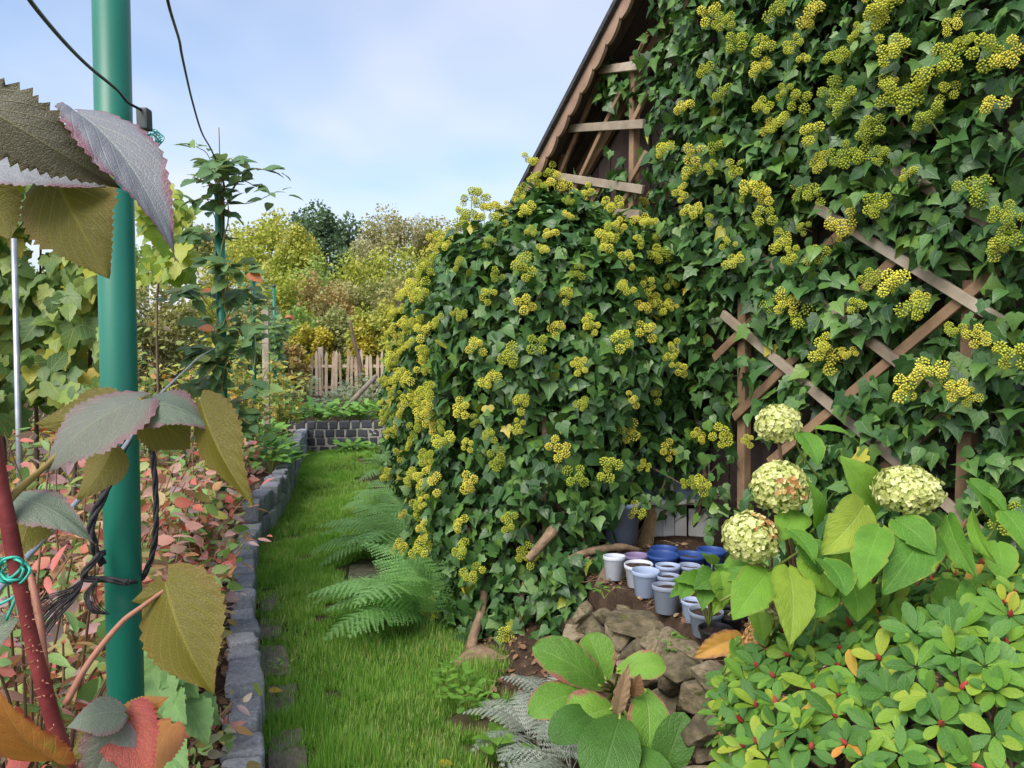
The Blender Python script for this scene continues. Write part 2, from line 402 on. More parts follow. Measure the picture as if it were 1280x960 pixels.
# ------------------------------------------------------------------ leaf templates
def lobed(right, mid, droop=.18, fold=.10, uvw=.55):
    # right: outline points from base to tip on +x side; mid: y positions on the midrib (first..last)
    R = np.array(right, float); Mv = np.array([(0, y) for y in mid], float)
    V2 = list(map(tuple, Mv)); nM = len(Mv)
    V2 += [tuple(r) for r in R]; V2 += [(-r[0], r[1]) for r in R]; nR = len(R); F = []
    tA = np.linspace(0, 1, nM); tB = np.linspace(0, 1, nR)
    for side in (0, 1):
        off = nM + side * nR; i = j = 0
        while i < nM - 1 or j < nR - 1:
            if j < nR - 1 and (i == nM - 1 or tB[j + 1] <= tA[i + 1] + 1e-9 + .12): tri = (i, off + j, off + j + 1); j += 1
            else: tri = (i, off + j, i + 1); i += 1
            if len({V2[q] for q in tri}) == 3: F.append(tri if side == 0 else tri[::-1])
    V2 = np.array(V2); z = -droop * np.clip(V2[:, 1], 0, 1) ** 2 + fold * np.abs(V2[:, 0]) * (1 - .5 * np.abs(V2[:, 0]))
    uv = np.stack([V2[:, 0] / (2 * uvw) + .5, V2[:, 1]], 1)
    return T(np.column_stack([V2, z]), np.array(F), uv)
IVY = [lobed([(0, 0), (.16, -.14), (.40, -.10), (.36, .08), (.56, .30), (.30, .40), (.17, .66), (0, 1)], [0, .3, .62, 1], .22, .16),
       lobed([(0, 0), (.18, -.10), (.42, .02), (.50, .26), (.30, .46), (.15, .72), (0, 1)], [0, .3, .62, 1], .30, .22),
       lobed([(0, 0), (.26, .02), (.40, .22), (.36, .42), (.18, .72), (0, 1)], [0, .3, .62, 1], .34, .25),
       lobed([(0, 0), (.20, -.18), (.46, -.06), (.38, .12), (.46, .30), (.26, .46), (0, .88)], [0, .3, .6, .88], .10, -.12)]
OVATE = lobed([(0, 0), (.20, .10), (.30, .34), (.24, .62), (.10, .86), (0, 1)], [0, .3, .65, 1], .2, .28, .32)
LANCE = lobed([(0, 0), (.12, .14), (.17, .40), (.11, .75), (0, 1)], [0, .35, .7, 1], .25, .3, .2)
OBOV = lobed([(0, 0), (.10, .18), (.22, .50), (.24, .72), (.14, .92), (0, 1)], [0, .3, .65, 1], .15, .22, .28)
VINE = lobed([(0, 0), (.14, -.22), (.38, -.24), (.46, -.02), (.62, .22), (.50, .38), (.34, .42), (.30, .66), (.14, .80), (0, 1)], [0, .3, .62, 1], .25, .18, .62)
RASP = lobed([(0, 0), (.12, .0), (.22, .06), (.25, .15), (.34, .22), (.33, .33), (.37, .42), (.30, .54), (.29, .64), (.19, .76), (.14, .87), (0, 1)], [0, .2, .4, .6, .8, 1], .25, .22, .4)
BITS = T([(-.4, 0, 0), (.4, 0.1, 0), (.1, 1, .1), (-.35, .7, -.1)], [(0, 1, 2), (0, 2, 3)], [(.1, 0), (.9, 0), (.6, 1), (.2, .8)])

def rand_frames(n_, t_, jn, jt):
    n_ = np.asarray(n_, float); N = len(n_)
    n2 = unit(n_) + rng.normal(0, jn, (N, 3)); t2 = np.broadcast_to(np.asarray(t_, float), (N, 3)) + rng.normal(0, jt, (N, 3))
    return frames(n2, t2)

# umbel panicles of the ivy: balls of tiny flowers on stalks
def panicle(seed):
    r = np.random.default_rng(seed); mb = MB()
    octV = np.array([(1, 0, 0), (-1, 0, 0), (0, 1, 0), (0, -1, 0), (0, 0, 1), (0, 0, -1)], float)
    octF = np.array([(0, 2, 4), (2, 1, 4), (1, 3, 4), (3, 0, 4), (2, 0, 5), (1, 2, 5), (3, 1, 5), (0, 3, 5)])
    OT = T(octV, octF, np.zeros((6, 2)))
    k = r.integers(4, 8)
    mb.add(*tube([(0, 0, -.10), (0, 0, -.03), (0, 0, .02)], [.0022, .002, .0016], 3), mi=1)
    for i in range(k):
        th = i * 2.4 + r.uniform(-.4, .4); sp = .0 if i == 0 else r.uniform(.035, .065)
        c = np.array([sp * math.cos(th), sp * math.sin(th), .035 + r.uniform(-.035, .03) - (sp > 0) * .02])
        b = np.array([0, 0, -.03 if i else 0.0]); d = unit(c - b)
        c0 = c - d * .012
        mb.add(*tube([b, c0], [.0015, .0013], 3, False), mi=1)
        R = r.uniform(.016, .024); m = 34
        g = np.arange(m) + .5; ph = np.arccos(1 - 1.75 * g / m); az = math.pi * (1 + 5 ** .5) * g
        dirs = np.stack([np.cos(az) * np.sin(ph), np.sin(az) * np.sin(ph), np.cos(ph)], 1)
        Rm = frames(d[None], np.array([[.3, .9, .1]]))[0]
        dirs = dirs @ Rm.T
        tips = c0 + dirs * R * r.uniform(.88, 1.08, (m, 1))
        mb.scatter(OT, tips, np.repeat(np.eye(3)[None], m, 0), r.uniform(.0040, .0054, m), r.uniform(0, 1, m))
        for j in range(m):
            s = unit(np.cross(dirs[j], (.3, .4, .8))) * .0006
            mb.add([c0 - s, c0 + s, tips[j]], [(0, 1, 2)], mi=1)
    return mb.mesh('flower_head', [M['umbel'], M['umbel_stalk']])
PANICLES = [panicle(100 + i) for i in range(8)]

def single_leaf_meshes(temps, mat, name='leaf', extra=None):
    out = []
    for t in temps:
        mb = MB().add(t.V, t.F, t.uv)
        out.append(mb.mesh(name, mat))
    return out

def leaf_cloud(root, temps, mat, pos, R, size, n_single, single_meshes, name='leaf', margin=12, need_facing=True, lum=None):
    """300 (n_single) leaves that show largest become parts; the rest one foliage part."""
    pos = np.asarray(pos); N = len(pos)
    which = rng.integers(0, len(temps), N)
    px, py, d = proj(pos)
    ctr = unit(np.array([0, 0, CAMZ]) - pos)
    fac = np.abs(np.sum(R[:, :, 2] * ctr, 1))
    score = size / np.maximum(d, .1) * (.35 + fac) * (1 if lum is None else lum)
    ok = (px > margin) & (px < 1280 - margin) & (py > margin) & (py < 960 - margin) & (d > .2)
    score = np.where(ok, score, -1)
    pick = np.argsort(-score)[:n_single]; pick = pick[score[pick] > 0]
    mask = np.zeros(N, bool); mask[pick] = True
    for i in pick: inst(name, single_meshes[which[i]], root, pos[i], R[i], float(size[i]))
    mb = MB()
    for k, t in enumerate(temps):
        s = (~mask) & (which == k); mb.scatter(t, pos[s], R[s], size[s], rng.uniform(0, 1, s.sum()))
    if mb.n: kind(mb.build('foliage', mat, root), 'stuff')
    return mask

# ------------------------------------------------------------------ house gable, roof, wall
WA, WB = np.array([1.93, 2.9]), np.array([.82, 4.9])
WD = unit(WB - WA); WNRM = np.array([-WD[1], WD[0]])                                # wall runs away to the left
WNRM = WNRM if WNRM[1] < 0 else -WNRM
WN3 = np.array([WNRM[0], WNRM[1], 0.0]); WD3 = np.array([WD[0], WD[1], 0.0])
def Wp(px, py, off=0.0):                                                            # pixel -> wall plane moved out by off
    r = ray(px, py); o = np.array([0, 0, CAMZ]); a = np.array([WA[0], WA[1], 0]) + WN3 * off
    return o + r * (np.dot(a - o, WN3) / np.dot(r, WN3))
def wsz(p): return np.dot(np.asarray(p)[..., :2] - WA, WD), np.asarray(p)[..., 2]    # along-wall coordinate (0 at right), height
def ws3(s, z, off=0.0):
    s = np.asarray(s, float)
    return np.stack([WA[0] + WD[0] * s + WNRM[0] * off, WA[1] + WD[1] * s + WNRM[1] * off, np.broadcast_to(z, s.shape)], -1)
OVH = .34
e0, e1 = Wp(641, 262, OVH), Wp(777, 2, OVH)
s0, zz0 = wsz(e0); s1, zz1 = wsz(e1)
RSL = (zz1 - zz0) / (s0 - s1)                                                        # roof rise per metre towards the right
def roofz(s): return zz0 + (s0 - np.asarray(s)) * RSL
s_eave, s_ridge = s0 + .35, s0 - 4.6
house = thing('garden_house', (*ws3(0.0, 0.0)[:2], 0), 'dark timber gable house with brown scalloped bargeboard behind the ivy', 'house')
base_z = .2
# boards of the gable wall, each its own part
sb = s_eave - .38; k = 0
while sb > -1.3:
    w = .14; zt = float(roofz(sb)) - .10
    mb = MB(); V = []
    for (a, z, o) in ((sb, base_z, 0), (sb - w + .008, base_z, 0), (sb - w + .008, min(float(roofz(sb - w)), float(roofz(s_ridge))) - .10, 0), (sb, min(zt, float(roofz(s_ridge)) - .1), 0)):
        V.append(ws3(a, z, -.004 * (k % 3)))
    Vb = [v - WN3 * .03 for v in V]
    mb.add(*hexa(V + Vb)); mb.build('wall_board', M['dark_board'], house, smooth=False)
    sb -= w; k += 1
V = [ws3(sb, base_z, -.04), ws3(s_eave - .38, base_z, -.04), ws3(s_eave - .38, float(roofz(s_eave)) - .1, -.04), ws3(max(sb, s_ridge), float(roofz(max(sb, s_ridge))) - .15, -.04)]
MB().add(*hexa(V + [v - WN3 * 3 for v in V])).build('wall_core', M['dark_board'], house, smooth=False)
def roofpt(s, off, dz=0.0): return ws3(s, float(roofz(s)) + dz, off)
rf = MB().add(*hexa([roofpt(s_eave, OVH + .03, .05), roofpt(s_ridge, OVH + .03, .05), roofpt(s_ridge, -3, .05), roofpt(s_eave, -3, .05)] +
                    [roofpt(s_eave, OVH + .03, .012), roofpt(s_ridge, OVH + .03, .012), roofpt(s_ridge, -3, .012), roofpt(s_eave, -3, .012)])).build('roof', M['roof'], house, smooth=False)
# soffit boards
for i in range(3):
    o1, o2 = OVH - .03 - i * .105, OVH - .03 - (i + 1) * .105 + .006
    MB().add(*hexa([roofpt(s_eave, o1, .008), roofpt(s_ridge, o1, .008), roofpt(s_ridge, o2, .008), roofpt(s_eave, o2, .008)] +
                   [roofpt(s_eave, o1, -.012), roofpt(s_ridge, o1, -.012), roofpt(s_ridge, o2, -.012), roofpt(s_eave, o2, -.012)])).build('soffit_board', M['dark_board'], house, smooth=False)
# scalloped bargeboard
mb = MB(); per = .17; n = 0; Lr = s_eave - s_ridge; cs = math.sqrt(1 + RSL ** 2)
ss = np.arange(0, Lr, per / 12 / cs * 1.0)
top, bot = [], []
for q in ss:
    s = s_eave - q; ph = (q * cs / per) % 1.0
    dep = .072 + .030 * math.sin(math.pi * ph) ** .8 + (.012 if .08 < ph < .92 else 0)
    top.append(roofpt(s, OVH, .010)); bot.append(roofpt(s, OVH, .010 - dep * cs * .8))
top, bot = np.array(top), np.array(bot); m = len(top)
V = np.concatenate([top, bot, top - WN3 * .022, bot - WN3 * .022]); F = []
for i in range(m - 1):
    F += [(i, m + i, m + i + 1), (i, m + i + 1, i + 1), (2 * m + i, 3 * m + i + 1, 3 * m + i), (2 * m + i, 2 * m + i + 1, 3 * m + i + 1),
          (m + i, 3 * m + i, 3 * m + i + 1), (m + i, 3 * m + i + 1, m + i + 1), (i, i + 1, 2 * m + i + 1), (i, 2 * m + i + 1, 2 * m + i)]
M['barge'] = surf_mat('bargeboard_wood', [(.3, (.20, .125, .085)), (.7, (.36, .25, .18))], scale=7, rough=.8, bump=.4, fine=50)
MB().add(V, F).build('bargeboard', M['barge'], house, smooth=False)
MB().add(*bar(roofpt(s_eave, .03, -.13), roofpt(s_ridge, .03, -.13), .13, .03, WN3)).build('gable_rafter', M['wood_brown'], house, smooth=False)

# trellises fixed to the wall
def slat(root, a, b, w=.05, t=.022, off=.2, mat='wood', layer=0):
    pa, pb = Wp(*a, off + layer * .022), Wp(*b, off + layer * .022)
    o = MB().add(*bar(pa, pb, w, t, WN3, .0012)).build('slat', M[mat], root, smooth=False); bevel_mesh(o.data, .002, 1); return (a, b, off)
CLEAR = []
tr = thing('wooden_trellis', Wp(1060, 700, .15) * np.array([1, 1, 0]) + np.array([0, 0, TERR]), 'grey-brown diamond lattice trellis half buried in ivy behind the hydrangea', 'trellis')
for a, b in (((1020, 258), (1262, 408)), ((952, 322), (1200, 512)), ((903, 392), (1228, 668)), ((1118, 210), (1300, 316))):
    slat(tr, a, b, .043, .020, .22, 'wood', 1)
for a, b in (((893, 448), (1075, 268)), ((918, 522), (1125, 318)), ((962, 578), (1246, 338)), ((1040, 640), (1290, 430))):
    slat(tr, a, b, .043, .020, .22, 'wood_brown', 0)
def post(a, b, w=.05, off=.165):
    o = MB().add(*bar(Wp(*a, off), Wp(*b, off), w, .05, WN3, .001)).build('post', M['wood_brown'], tr, smooth=False); bevel_mesh(o.data, .003, 1)
post((931, 372), (929, 720)); post((1216, 350), (1203, 720), .055)
CLEAR += [((1025, 262), (1200, 368)), ((1100, 440), (1140, 470)), ((903, 392), (990, 462)), ((1030, 500), (1060, 530)), ((893, 448), (940, 400)), ((1060, 372), (1112, 326)), ((918, 522), (1000, 452)), ((962, 578), (1052, 506)), ((1065, 480), (1225, 355)), ((930, 380), (929, 545)), ((929, 580), (929, 620)), ((1215, 370), (1208, 430)), ((1203, 545), (1200, 650)), ((1110, 565), (1200, 645))]
tu = thing('gable_trellis', Wp(750, 270, .1), 'weathered wooden trellis ladder fixed high under the scalloped bargeboard', 'trellis')
for a, b in (((742, 89), (807, 81)), ((709, 161), (805, 155)), ((690, 219), (804, 237)), ((700, 262), (800, 268))):
    slat(tu, a, b, .050, .022, .22, 'wood', 1)
for a, b in (((752, 94), (696, 228)), ((777, 112), (704, 268)), ((811, 42), (790, 84)), ((811, 114), (788, 158)), ((809, 190), (788, 226)), ((753, 230), (727, 276)), ((787, 238), (768, 272))):
    slat(tu, a, b, .034, .020, .22, 'wood_brown', 0)
for a, b in (((794, 70), (792, 270)), ((703, 190), (702, 262))):
    o = MB().add(*bar(Wp(*a, .18), Wp(*b, .18), .045, .045, WN3, .001)).build('post', M['wood_brown'], tu, smooth=False)

# ------------------------------------------------------------------ ivy on the house wall
def seg_dist(P2, a, b):
    a, b = np.array(a), np.array(b); d = b - a; t = np.clip(((P2 - a) @ d) / (d @ d), 0, 1); return np.linalg.norm(P2 - (a + t[:, None] * d), axis=1)
CLEAR_SZ = [(np.array(wsz(Wp(*a, .2))), np.array(wsz(Wp(*b, .2)))) for a, b in CLEAR]
sL, _ = wsz(Wp(800, 200, .1)); sR, _ = wsz(Wp(1345, 400, .1))
N = 21000
S = rng.uniform(sR, sL + 1.1, N); Z = rng.uniform(TERR + .1, 4.6, N)
clump = nzv(np.stack([S, Z, np.zeros(N)], 1), 3.2, 4.0) + .45 * nzv(np.stack([S, Z, np.zeros(N)], 1), 8.0, 9.0)
thick = .27 + .13 * clump
lay = rng.uniform(0, 1, N) ** .55
O = thick * lay + .02
left_lim = np.where(Z > 2.36, sL - .24 + .10 * clump, sL + 1.1)
keep = (S < left_lim) & (Z < roofz(S) - .22) & (clump > -.42)
for a, b in CLEAR_SZ:
    dd = seg_dist(np.stack([S, Z], 1), a, b)
    keep &= ~((dd < .055) & (O > .14))
bare = rng.random(N)
keep &= ~((Z < TERR + .75) & (S > 1.05) & (bare < .75))
S, Z, O, clump = S[keep], Z[keep], O[keep], clump[keep]
pos = ws3(S, Z, O) if False else np.stack([WA[0] + WD[0] * S + WNRM[0] * O, WA[1] + WD[1] * S + WNRM[1] * O, Z], 1)
# a few tendrils over the bare lattice
Nt = 230; tt = rng.uniform(0, 1, Nt); base = np.array([(700, 262), (745, 240), (765, 108), (770, 90), (775, 215), (795, 100)])[rng.integers(0, 6, Nt)]
# clumps that grow out over the parts of the slats the photo hides
ex = []
for a_, b_ in (((1020, 258), (1262, 408)), ((952, 322), (1200, 512)), ((903, 392), (1228, 668)), ((1118, 210), (1300, 316)), ((893, 448), (1075, 268)), ((918, 522), (1125, 318)), ((962, 578), (1246, 338)), ((1040, 640), (1290, 430)), ((931, 372), (929, 720)), ((1216, 350), (1203, 720))):
    qa, qb = Wp(*a_, .27), Wp(*b_, .27); Ls = np.linalg.norm(qb - qa)
    for q_ in np.arange(0, Ls, .011):
        c_ = qa + (qb - qa) * q_ / Ls; sz = np.array([wsz(c_)])
        if min(seg_dist(sz, a2, b2)[0] for a2, b2 in CLEAR_SZ) > .10: ex.append(c_ + WN3 * rng.uniform(-.02, .07) + WD3 * rng.normal(0, .05) + np.array([0, 0, rng.normal(.02, .05)]))
pos = np.concatenate([pos, np.array(ex)])
pp = np.array([Wp(bx + rng.normal(0, 11), by + rng.normal(0, 14) + 6, .2 + rng.uniform(-.06, .05)) for bx, by in base])
pos = np.concatenate([pos, pp])
nrm = np.tile(WN3 * 1.0 + np.array([0, 0, .55]), (len(pos), 1))
R = rand_frames(nrm, WN3 * .45 + np.array([0, 0, -.9]), .55, .62)
size = .040 + .058 * rng.beta(1.6, 1.6, len(pos))
wall_ivy = thing('wall_ivy', (*ws3(np.array(.8), 0., .1)[:2], TERR), 'dark green flowering ivy covering the gable wall around the trellis', 'ivy')
IVYM = single_leaf_meshes(IVY, M['ivy'])
outer = np.concatenate([O / .33, np.full(len(ex), .9), np.full(Nt, .6)])
leaf_cloud(wall_ivy, IVY, M['ivy'], pos, R, size, 300, IVYM, lum=np.clip(outer, .2, 1))
# flower heads on the wall (photo clusters, then a loose scatter)
def add_flowers(root, pts, nrm, smin=.85, smax=1.2):
    for p, nn in zip(pts, nrm):
        n2 = unit(np.array(nn) + rng.normal(0, .25, 3))
        inst('flower_head', PANICLES[rng.integers(0, 8)], root, p, frames(n2[None], rng.normal(0, 1, (1, 3)))[0], float(rng.uniform(smin, smax)))
cl = [(905, 30), (885, 15), (930, 45), (915, 60), (960, 60), (990, 55), (1000, 75), (960, 80), (1040, 70), (980, 110), (990, 125), (1090, 10), (1120, 5), (1065, 35), (1100, 30), (1120, 60), (1050, 68),
      (1195, 30), (1200, 55), (1185, 70), (1240, 70), (1255, 75), (1110, 105), (1120, 120), (1135, 115), (1040, 115), (1060, 120), (945, 135), (960, 160), (970, 150), (1095, 155), (1085, 165), (895, 185), (890, 205),
      (1045, 190), (1080, 195), (1100, 190), (1030, 200), (940, 230), (955, 255), (960, 270), (940, 245), (1135, 215), (1085, 262), (1100, 250), (1060, 290), (1050, 270), (1250, 262), (1265, 280), (1240, 310), (1255, 305),
      (1020, 320), (1005, 285), (980, 300), (990, 320), (1110, 350), (1115, 360), (1150, 370), (1140, 375), (1090, 345), (1070, 390), (990, 380), (965, 375), (1000, 395), (985, 370), (1035, 450), (1060, 445), (1030, 435), (1165, 465), (1185, 480), (1200, 490),
      (1210, 500), (1130, 490), (1195, 420), (1240, 430), (1270, 440), (1220, 415), (910, 300), (880, 280), (925, 205), (920, 330), (905, 545), (930, 550), (880, 610), (862, 600), (1262, 650), (1010, 170), (1160, 150), (865, 190), (870, 215), (850, 240), (870, 260), (830, 175),
      (1215, 235), (1245, 130), (1180, 110), (1010, 15), (965, 10), (1150, 90), (1000, 235), (1020, 250), (900, 110), (880, 90), (855, 130)]
pts = [Wp(a + rng.normal(0, 4), b + rng.normal(0, 4), .34 + rng.uniform(-.05, .05)) for a, b in cl]
add_flowers(wall_ivy, pts, [WN3 + np.array([0, 0, .55])] * len(pts), .6, 1.15)
for i in range(9):
    s = rng.uniform(sR, sL); pts_ = [ws3(np.array(s + .12 * math.sin(j * 1.3 + i)), TERR + j * .3, .05 + .03 * math.sin(j)) for j in range(12)]
    pts_ = [p for p in pts_ if p[2] < roofz(s) - .3]
    MB().add(*tube(spline(pts_, 4), np.linspace(.016, .005, 4 * (len(pts_) - 1) + 1), 6)).build('stem', M['ivy_wood'], wall_ivy)

# ------------------------------------------------------------------ old shed under the hedge ivy
shed = thing('old_shed', (.45, 4.4, 0), 'old boarded shed with white lower panel and blue-grey window, overgrown by ivy', 'shed')
sp = [(-.22, 4.35), (.95, 4.52)]
def shed_board(a, b, z0, z1, mat, nm='wall_board'):
    MB().add(*bar((*a, (z0 + z1) / 2), (*b, (z0 + z1) / 2), z1 - z0, .03, unit(np.array([-(b[1] - a[1]), b[0] - a[0], 0])))).build(nm, M[mat], shed, smooth=False)
for i in range(13): shed_board((-.22, 4.36), (.62, 4.42), .05 + i * .16, .05 + i * .16 + .152, 'dark_board')
for i in range(13): shed_board((-1.35, 9.2), (-.23, 4.38), .05 + i * .16, .05 + i * .16 + .152, 'dark_board')
for i in range(5): shed_board((.62, 4.42), (1.22, 4.47), 1.25 + i * .16, 1.25 + i * .16 + .152, 'dark_board')
MB().add(*hexa([(-.25, 4.4, 2.13), (1.3, 4.5, 2.13), (1.3, 6.0, 2.2), (-.6, 6.0, 2.2)] + [(-.25, 4.4, 2.17), (1.3, 4.5, 2.17), (1.3, 6.0, 2.24), (-.6, 6.0, 2.24)])).build('roof', M['roof'], shed, smooth=False)
pw = lambda px, py: P(px, py, 4.40)
def panel(x0, x1, y0, y1, d, th, mat, nm, parent):
    a, b, c, e = P(x0, y1, d), P(x1, y1, d), P(x1, y0, d), P(x0, y0, d); q = np.array([0, th, 0])
    o = MB().add(*hexa([a + q, b + q, c + q, e + q, a, b, c, e])).build(nm, M[mat], parent, smooth=False); bevel_mesh(o.data, .002, 1); return o
xs_ = [816, 829, 843.5, 859]
for i in range(3): panel(xs_[i], xs_[i + 1] - .6, 632, 676, 4.36, .02, 'white_paint', 'white_board', shed)
panel(861, 886, 636, 678, 4.37, .02, 'white_paint', 'white_board', shed)
panel(812, 890, 626, 631.5, 4.33, .06, 'white_paint', 'sill', shed)
panel(812, 890, 677, 685, 4.33, .05, 'white_paint', 'base_rail', shed)
wf = MB()
for (x0, x1, y0, y1) in ((790, 889, 568, 573), (790, 794, 573, 626), (838, 842, 573, 626), (885, 889, 573, 626)):
    a, b, c, e = P(x0, y1, 4.36), P(x1, y1, 4.36), P(x1, y0, 4.36), P(x0, y0, 4.36); q = np.array([0, .04, 0]); wf.add(*hexa([a + q, b + q, c + q, e + q, a, b, c, e]))
win = wf.build('window', M['white_paint'], shed, smooth=False)
for (x0, x1) in ((794, 838), (842, 885)):
    a, b, c, e = P(x0, 626, 4.385), P(x1, 626, 4.385), P(x1, 573, 4.385), P(x0, 573, 4.385); q = np.array([0, .006, 0])
    MB().add(*hexa([a + q, b + q, c + q, e + q, a, b, c, e]) ).build('pane', M['blue_glass'], win, smooth=False)

# ------------------------------------------------------------------ ivy hedge mass beside the path
hp = spline(np.column_stack([HEDGE, np.zeros(len(HEDGE))]), 8)[:, :2]
hl = np.concatenate([[0], np.cumsum(np.linalg.norm(np.diff(hp, axis=0), axis=1))]); HL = hl[-1]
ht = np.gradient(hp, axis=0); hn = unit(np.stack([-ht[:, 1], ht[:, 0]], 1))
if np.mean(hn[:, 0] * 1.0) > 0: hn = -hn
s_corner = float(np.interp(-4.12, -hp[:60, 1], hl[:60]))
def hedge_pts(N, zlo=None):
    s = HL * rng.uniform(0, 1, N) ** .72
    x = np.interp(s, hl, hp[:, 0]); y = np.interp(s, hl, hp[:, 1]); nx = np.interp(s, hl, hn[:, 0]); ny = np.interp(s, hl, hn[:, 1])
    nn = unit(np.stack([nx, ny], 1))
    H = np.interp(s, [0, HL * .35, s_corner * .8, s_corner, HL * .9, HL], [1.95, 2.02, 2.18, 2.30, 2.30, 2.22])
    zb = np.interp(s, [0, s_corner - .3, s_corner + .62, s_corner + .80, s_corner + .98, HL], [.05, -.03, .0, .16, .45, .90])
    rad = .62
    t = rng.uniform(0, 1, N) * (H - zb - rad + rad * 1.57 + .35)
    flat = H - zb - rad
    ang = np.clip((t - flat) / rad, 0, math.pi / 2)
    inw = np.where(t > flat + rad * 1.57, t - flat - rad * 1.57, 0)
    z = np.where(t < flat, zb + t, H - rad + rad * np.sin(ang))
    o = np.where(t < flat, 0, -(rad - rad * np.cos(ang))) - inw
    p0 = np.stack([x + nn[:, 0] * o, y + nn[:, 1] * o, z], 1)
    n3 = np.stack([nn[:, 0] * np.cos(ang), nn[:, 1] * np.cos(ang), np.sin(ang)], 1)
    cl_ = nzv(p0, 2.4, 1.5) + .5 * nzv(p0, 6.0, 5.0)
    under = np.clip(1 - (z - zb) / .22, 0, 1)
    return p0, n3, cl_, s, z, zb, under
p0, n3, clp, s_, z_, zb_, und = hedge_pts(29000)
depth = rng.uniform(0, 1, len(p0)) ** 1.5 * .26
offs = .15 * clp - depth + und * .02
pos = p0 + n3 * offs[:, None]
keep = (clp > -.62) & ~((und > .5) & (rng.random(len(p0)) < .35))
cr = np.array([P(rng.uniform(680, 768), rng.uniform(695, 800), 3.62 + rng.uniform(-.06, .12)) for _ in range(330)])
cr = cr[cr[:, 2] > .02]; nc = len(cr)
pos = np.concatenate([pos, cr]); n3 = np.concatenate([n3, np.tile([-.3, -.85, .4], (nc, 1))]); clp = np.concatenate([clp, np.zeros(nc)]); s_ = np.concatenate([s_, np.full(nc, s_corner - .01)]); depth = np.concatenate([depth, np.full(nc, .05)]); keep = np.concatenate([keep, rng.random(nc) < .75])
bx, by, _d = proj(pos)
# the gap where the white boards, window and roots show through
hole = ((bx > 806) & (bx < 884) & (by > 628) & (by < 700) & (rng.random(len(pos)) < .93)) | ((bx > 805) & (bx < 880) & (by > 578) & (by <= 628) & (rng.random(len(pos)) < .62)) | ((bx > 762) & (bx < 806) & (by > 634) & (by < 700) & (rng.random(len(pos)) < .7)) | ((bx > 640) & (bx < 720) & (by > 640) & (by < 780) & (rng.random(len(pos)) < .35))
keep &= ~(hole & (s_ > s_corner))
pos, n3k, clk, sk, dk = pos[keep], n3[keep], clp[keep], s_[keep], depth[keep]
R = rand_frames(n3k + np.array([0, 0, .55]), n3k * .4 + np.array([0, 0, -.9]), .55, .62)
size = .040 + .058 * rng.beta(1.6, 1.6, len(pos))
hedge_ivy = thing('hedge_ivy', (-.1, 4.0, 0), 'large rounded mass of yellow-flowering ivy overgrowing the shed beside the grass path', 'ivy')
leaf_cloud(hedge_ivy, IVY, M['ivy'], pos, R, size, 300, IVYM, lum=np.clip(1.1 - dk * 5, .1, 1))
# flower heads: dense on the upper and path-side faces
p0, n3, clp, s_, z_, zb_, und = hedge_pts(4200)
hgt = (z_ - zb_) / 2.3
patch = nzv(p0, 2.0, 11.0)
pr = np.clip(.20 + .34 * hgt + .50 * patch, 0, 1) * np.where(s_ > s_corner + .4, np.where(z_ > 1.25, 1.0, .28), np.where(z_ < .8, .55, 1.0)) * np.interp(s_, [0, HL * .28, HL * .40, s_corner - .9, s_corner - .2], [.06, .10, .22, .42, 1.0])
pr *= np.where((und > .6), .35, 1)
sel = (rng.random(len(p0)) < pr * 1.5)
taken = []
for i_ in np.where(sel)[0]:
    if any((p0[i_] - q_) @ (p0[i_] - q_) < .112 ** 2 for q_ in taken): sel[i_] = False
    else: taken.append(p0[i_])
pf = (p0 + n3 * (.15 * clp + .045)[:, None])[sel]; nf = (n3 + np.array([0, 0, .5]))[sel]
fx, fy, fd = proj(pf); vis = (fx > 440) & (fx < 900) & (fy > 200) & (fy < 860)
pf, nf = pf[vis][:360], nf[vis][:360]
add_flowers(hedge_ivy, pf, nf, .62, 1.15)
# sprigs standing up against the sky along the crest
for i, (a, b, d) in enumerate(((590, 244, 4.7), (601, 250, 4.6), (612, 258, 4.6), (578, 262, 4.9), (624, 262, 4.5), (664, 200, 5.2), (668, 222, 5.1), (657, 240, 5.0), (690, 214, 5.3), (676, 232, 5.2), (648, 250, 4.8), (705, 258, 4.6), (735, 262, 4.7), (770, 262, 4.8), (806, 250, 4.8))):
    p = P(a, b, d); add_flowers(hedge_ivy, [p], [np.array([0, -.2, 1.0])], .9, 1.2)
    MB().add(*tube(spline([p - np.array([.03, 0, .28]), p - np.array([-.02, 0, .14]), p - np.array([0, 0, .08])], 4), .003, 4)).build('stem', M['umbel_stalk'], hedge_ivy)
# woody stems and roots
def stem(root, pts, r, n=8, mat='ivy_wood', nm='stem', k=6):
    q = spline(pts, k); rr = np.interp(np.linspace(0, 1, len(q)), np.linspace(0, 1, len(r)), r)
    rr = rr * (1 + .18 * np.array([nz(p, 18) for p in q])); return MB().add(*tube(q, rr, n)).build(nm, M[mat], root)
stem(hedge_ivy, [P(572, 838, 3.62), P(600, 820, 3.66), P(632, 832, 3.62), P(668, 812, 3.68), P(700, 816, 3.75)], [.05, .055, .045, .04, .03])
stem(hedge_ivy, [P(640, 838, 3.66), P(655, 806, 3.84), P(650, 750, 3.92), P(668, 700, 3.92), P(655, 640, 4.02)], [.045, .034, .024, .018, .012])
stem(hedge_ivy, [P(598, 835, 3.66), P(590, 806, 3.86), P(605, 740, 3.98), P(585, 660, 4.1)], [.04, .03, .02, .012])
stem(hedge_ivy, [P(705, 700, 3.86), P(735, 690, 3.82), P(775, 684, 3.88), P(800, 688, 3.95)], [.012, .02, .02, .012])
stem(hedge_ivy, [P(660, 700, 3.74), P(690, 665, 3.8), P(705, 640, 3.85)], [.02, .03, .012])
stem(hedge_ivy, [P(682, 618, 3.8), P(690, 600, 3.78), P(697, 580, 3.78)], [.006, .006, .004])
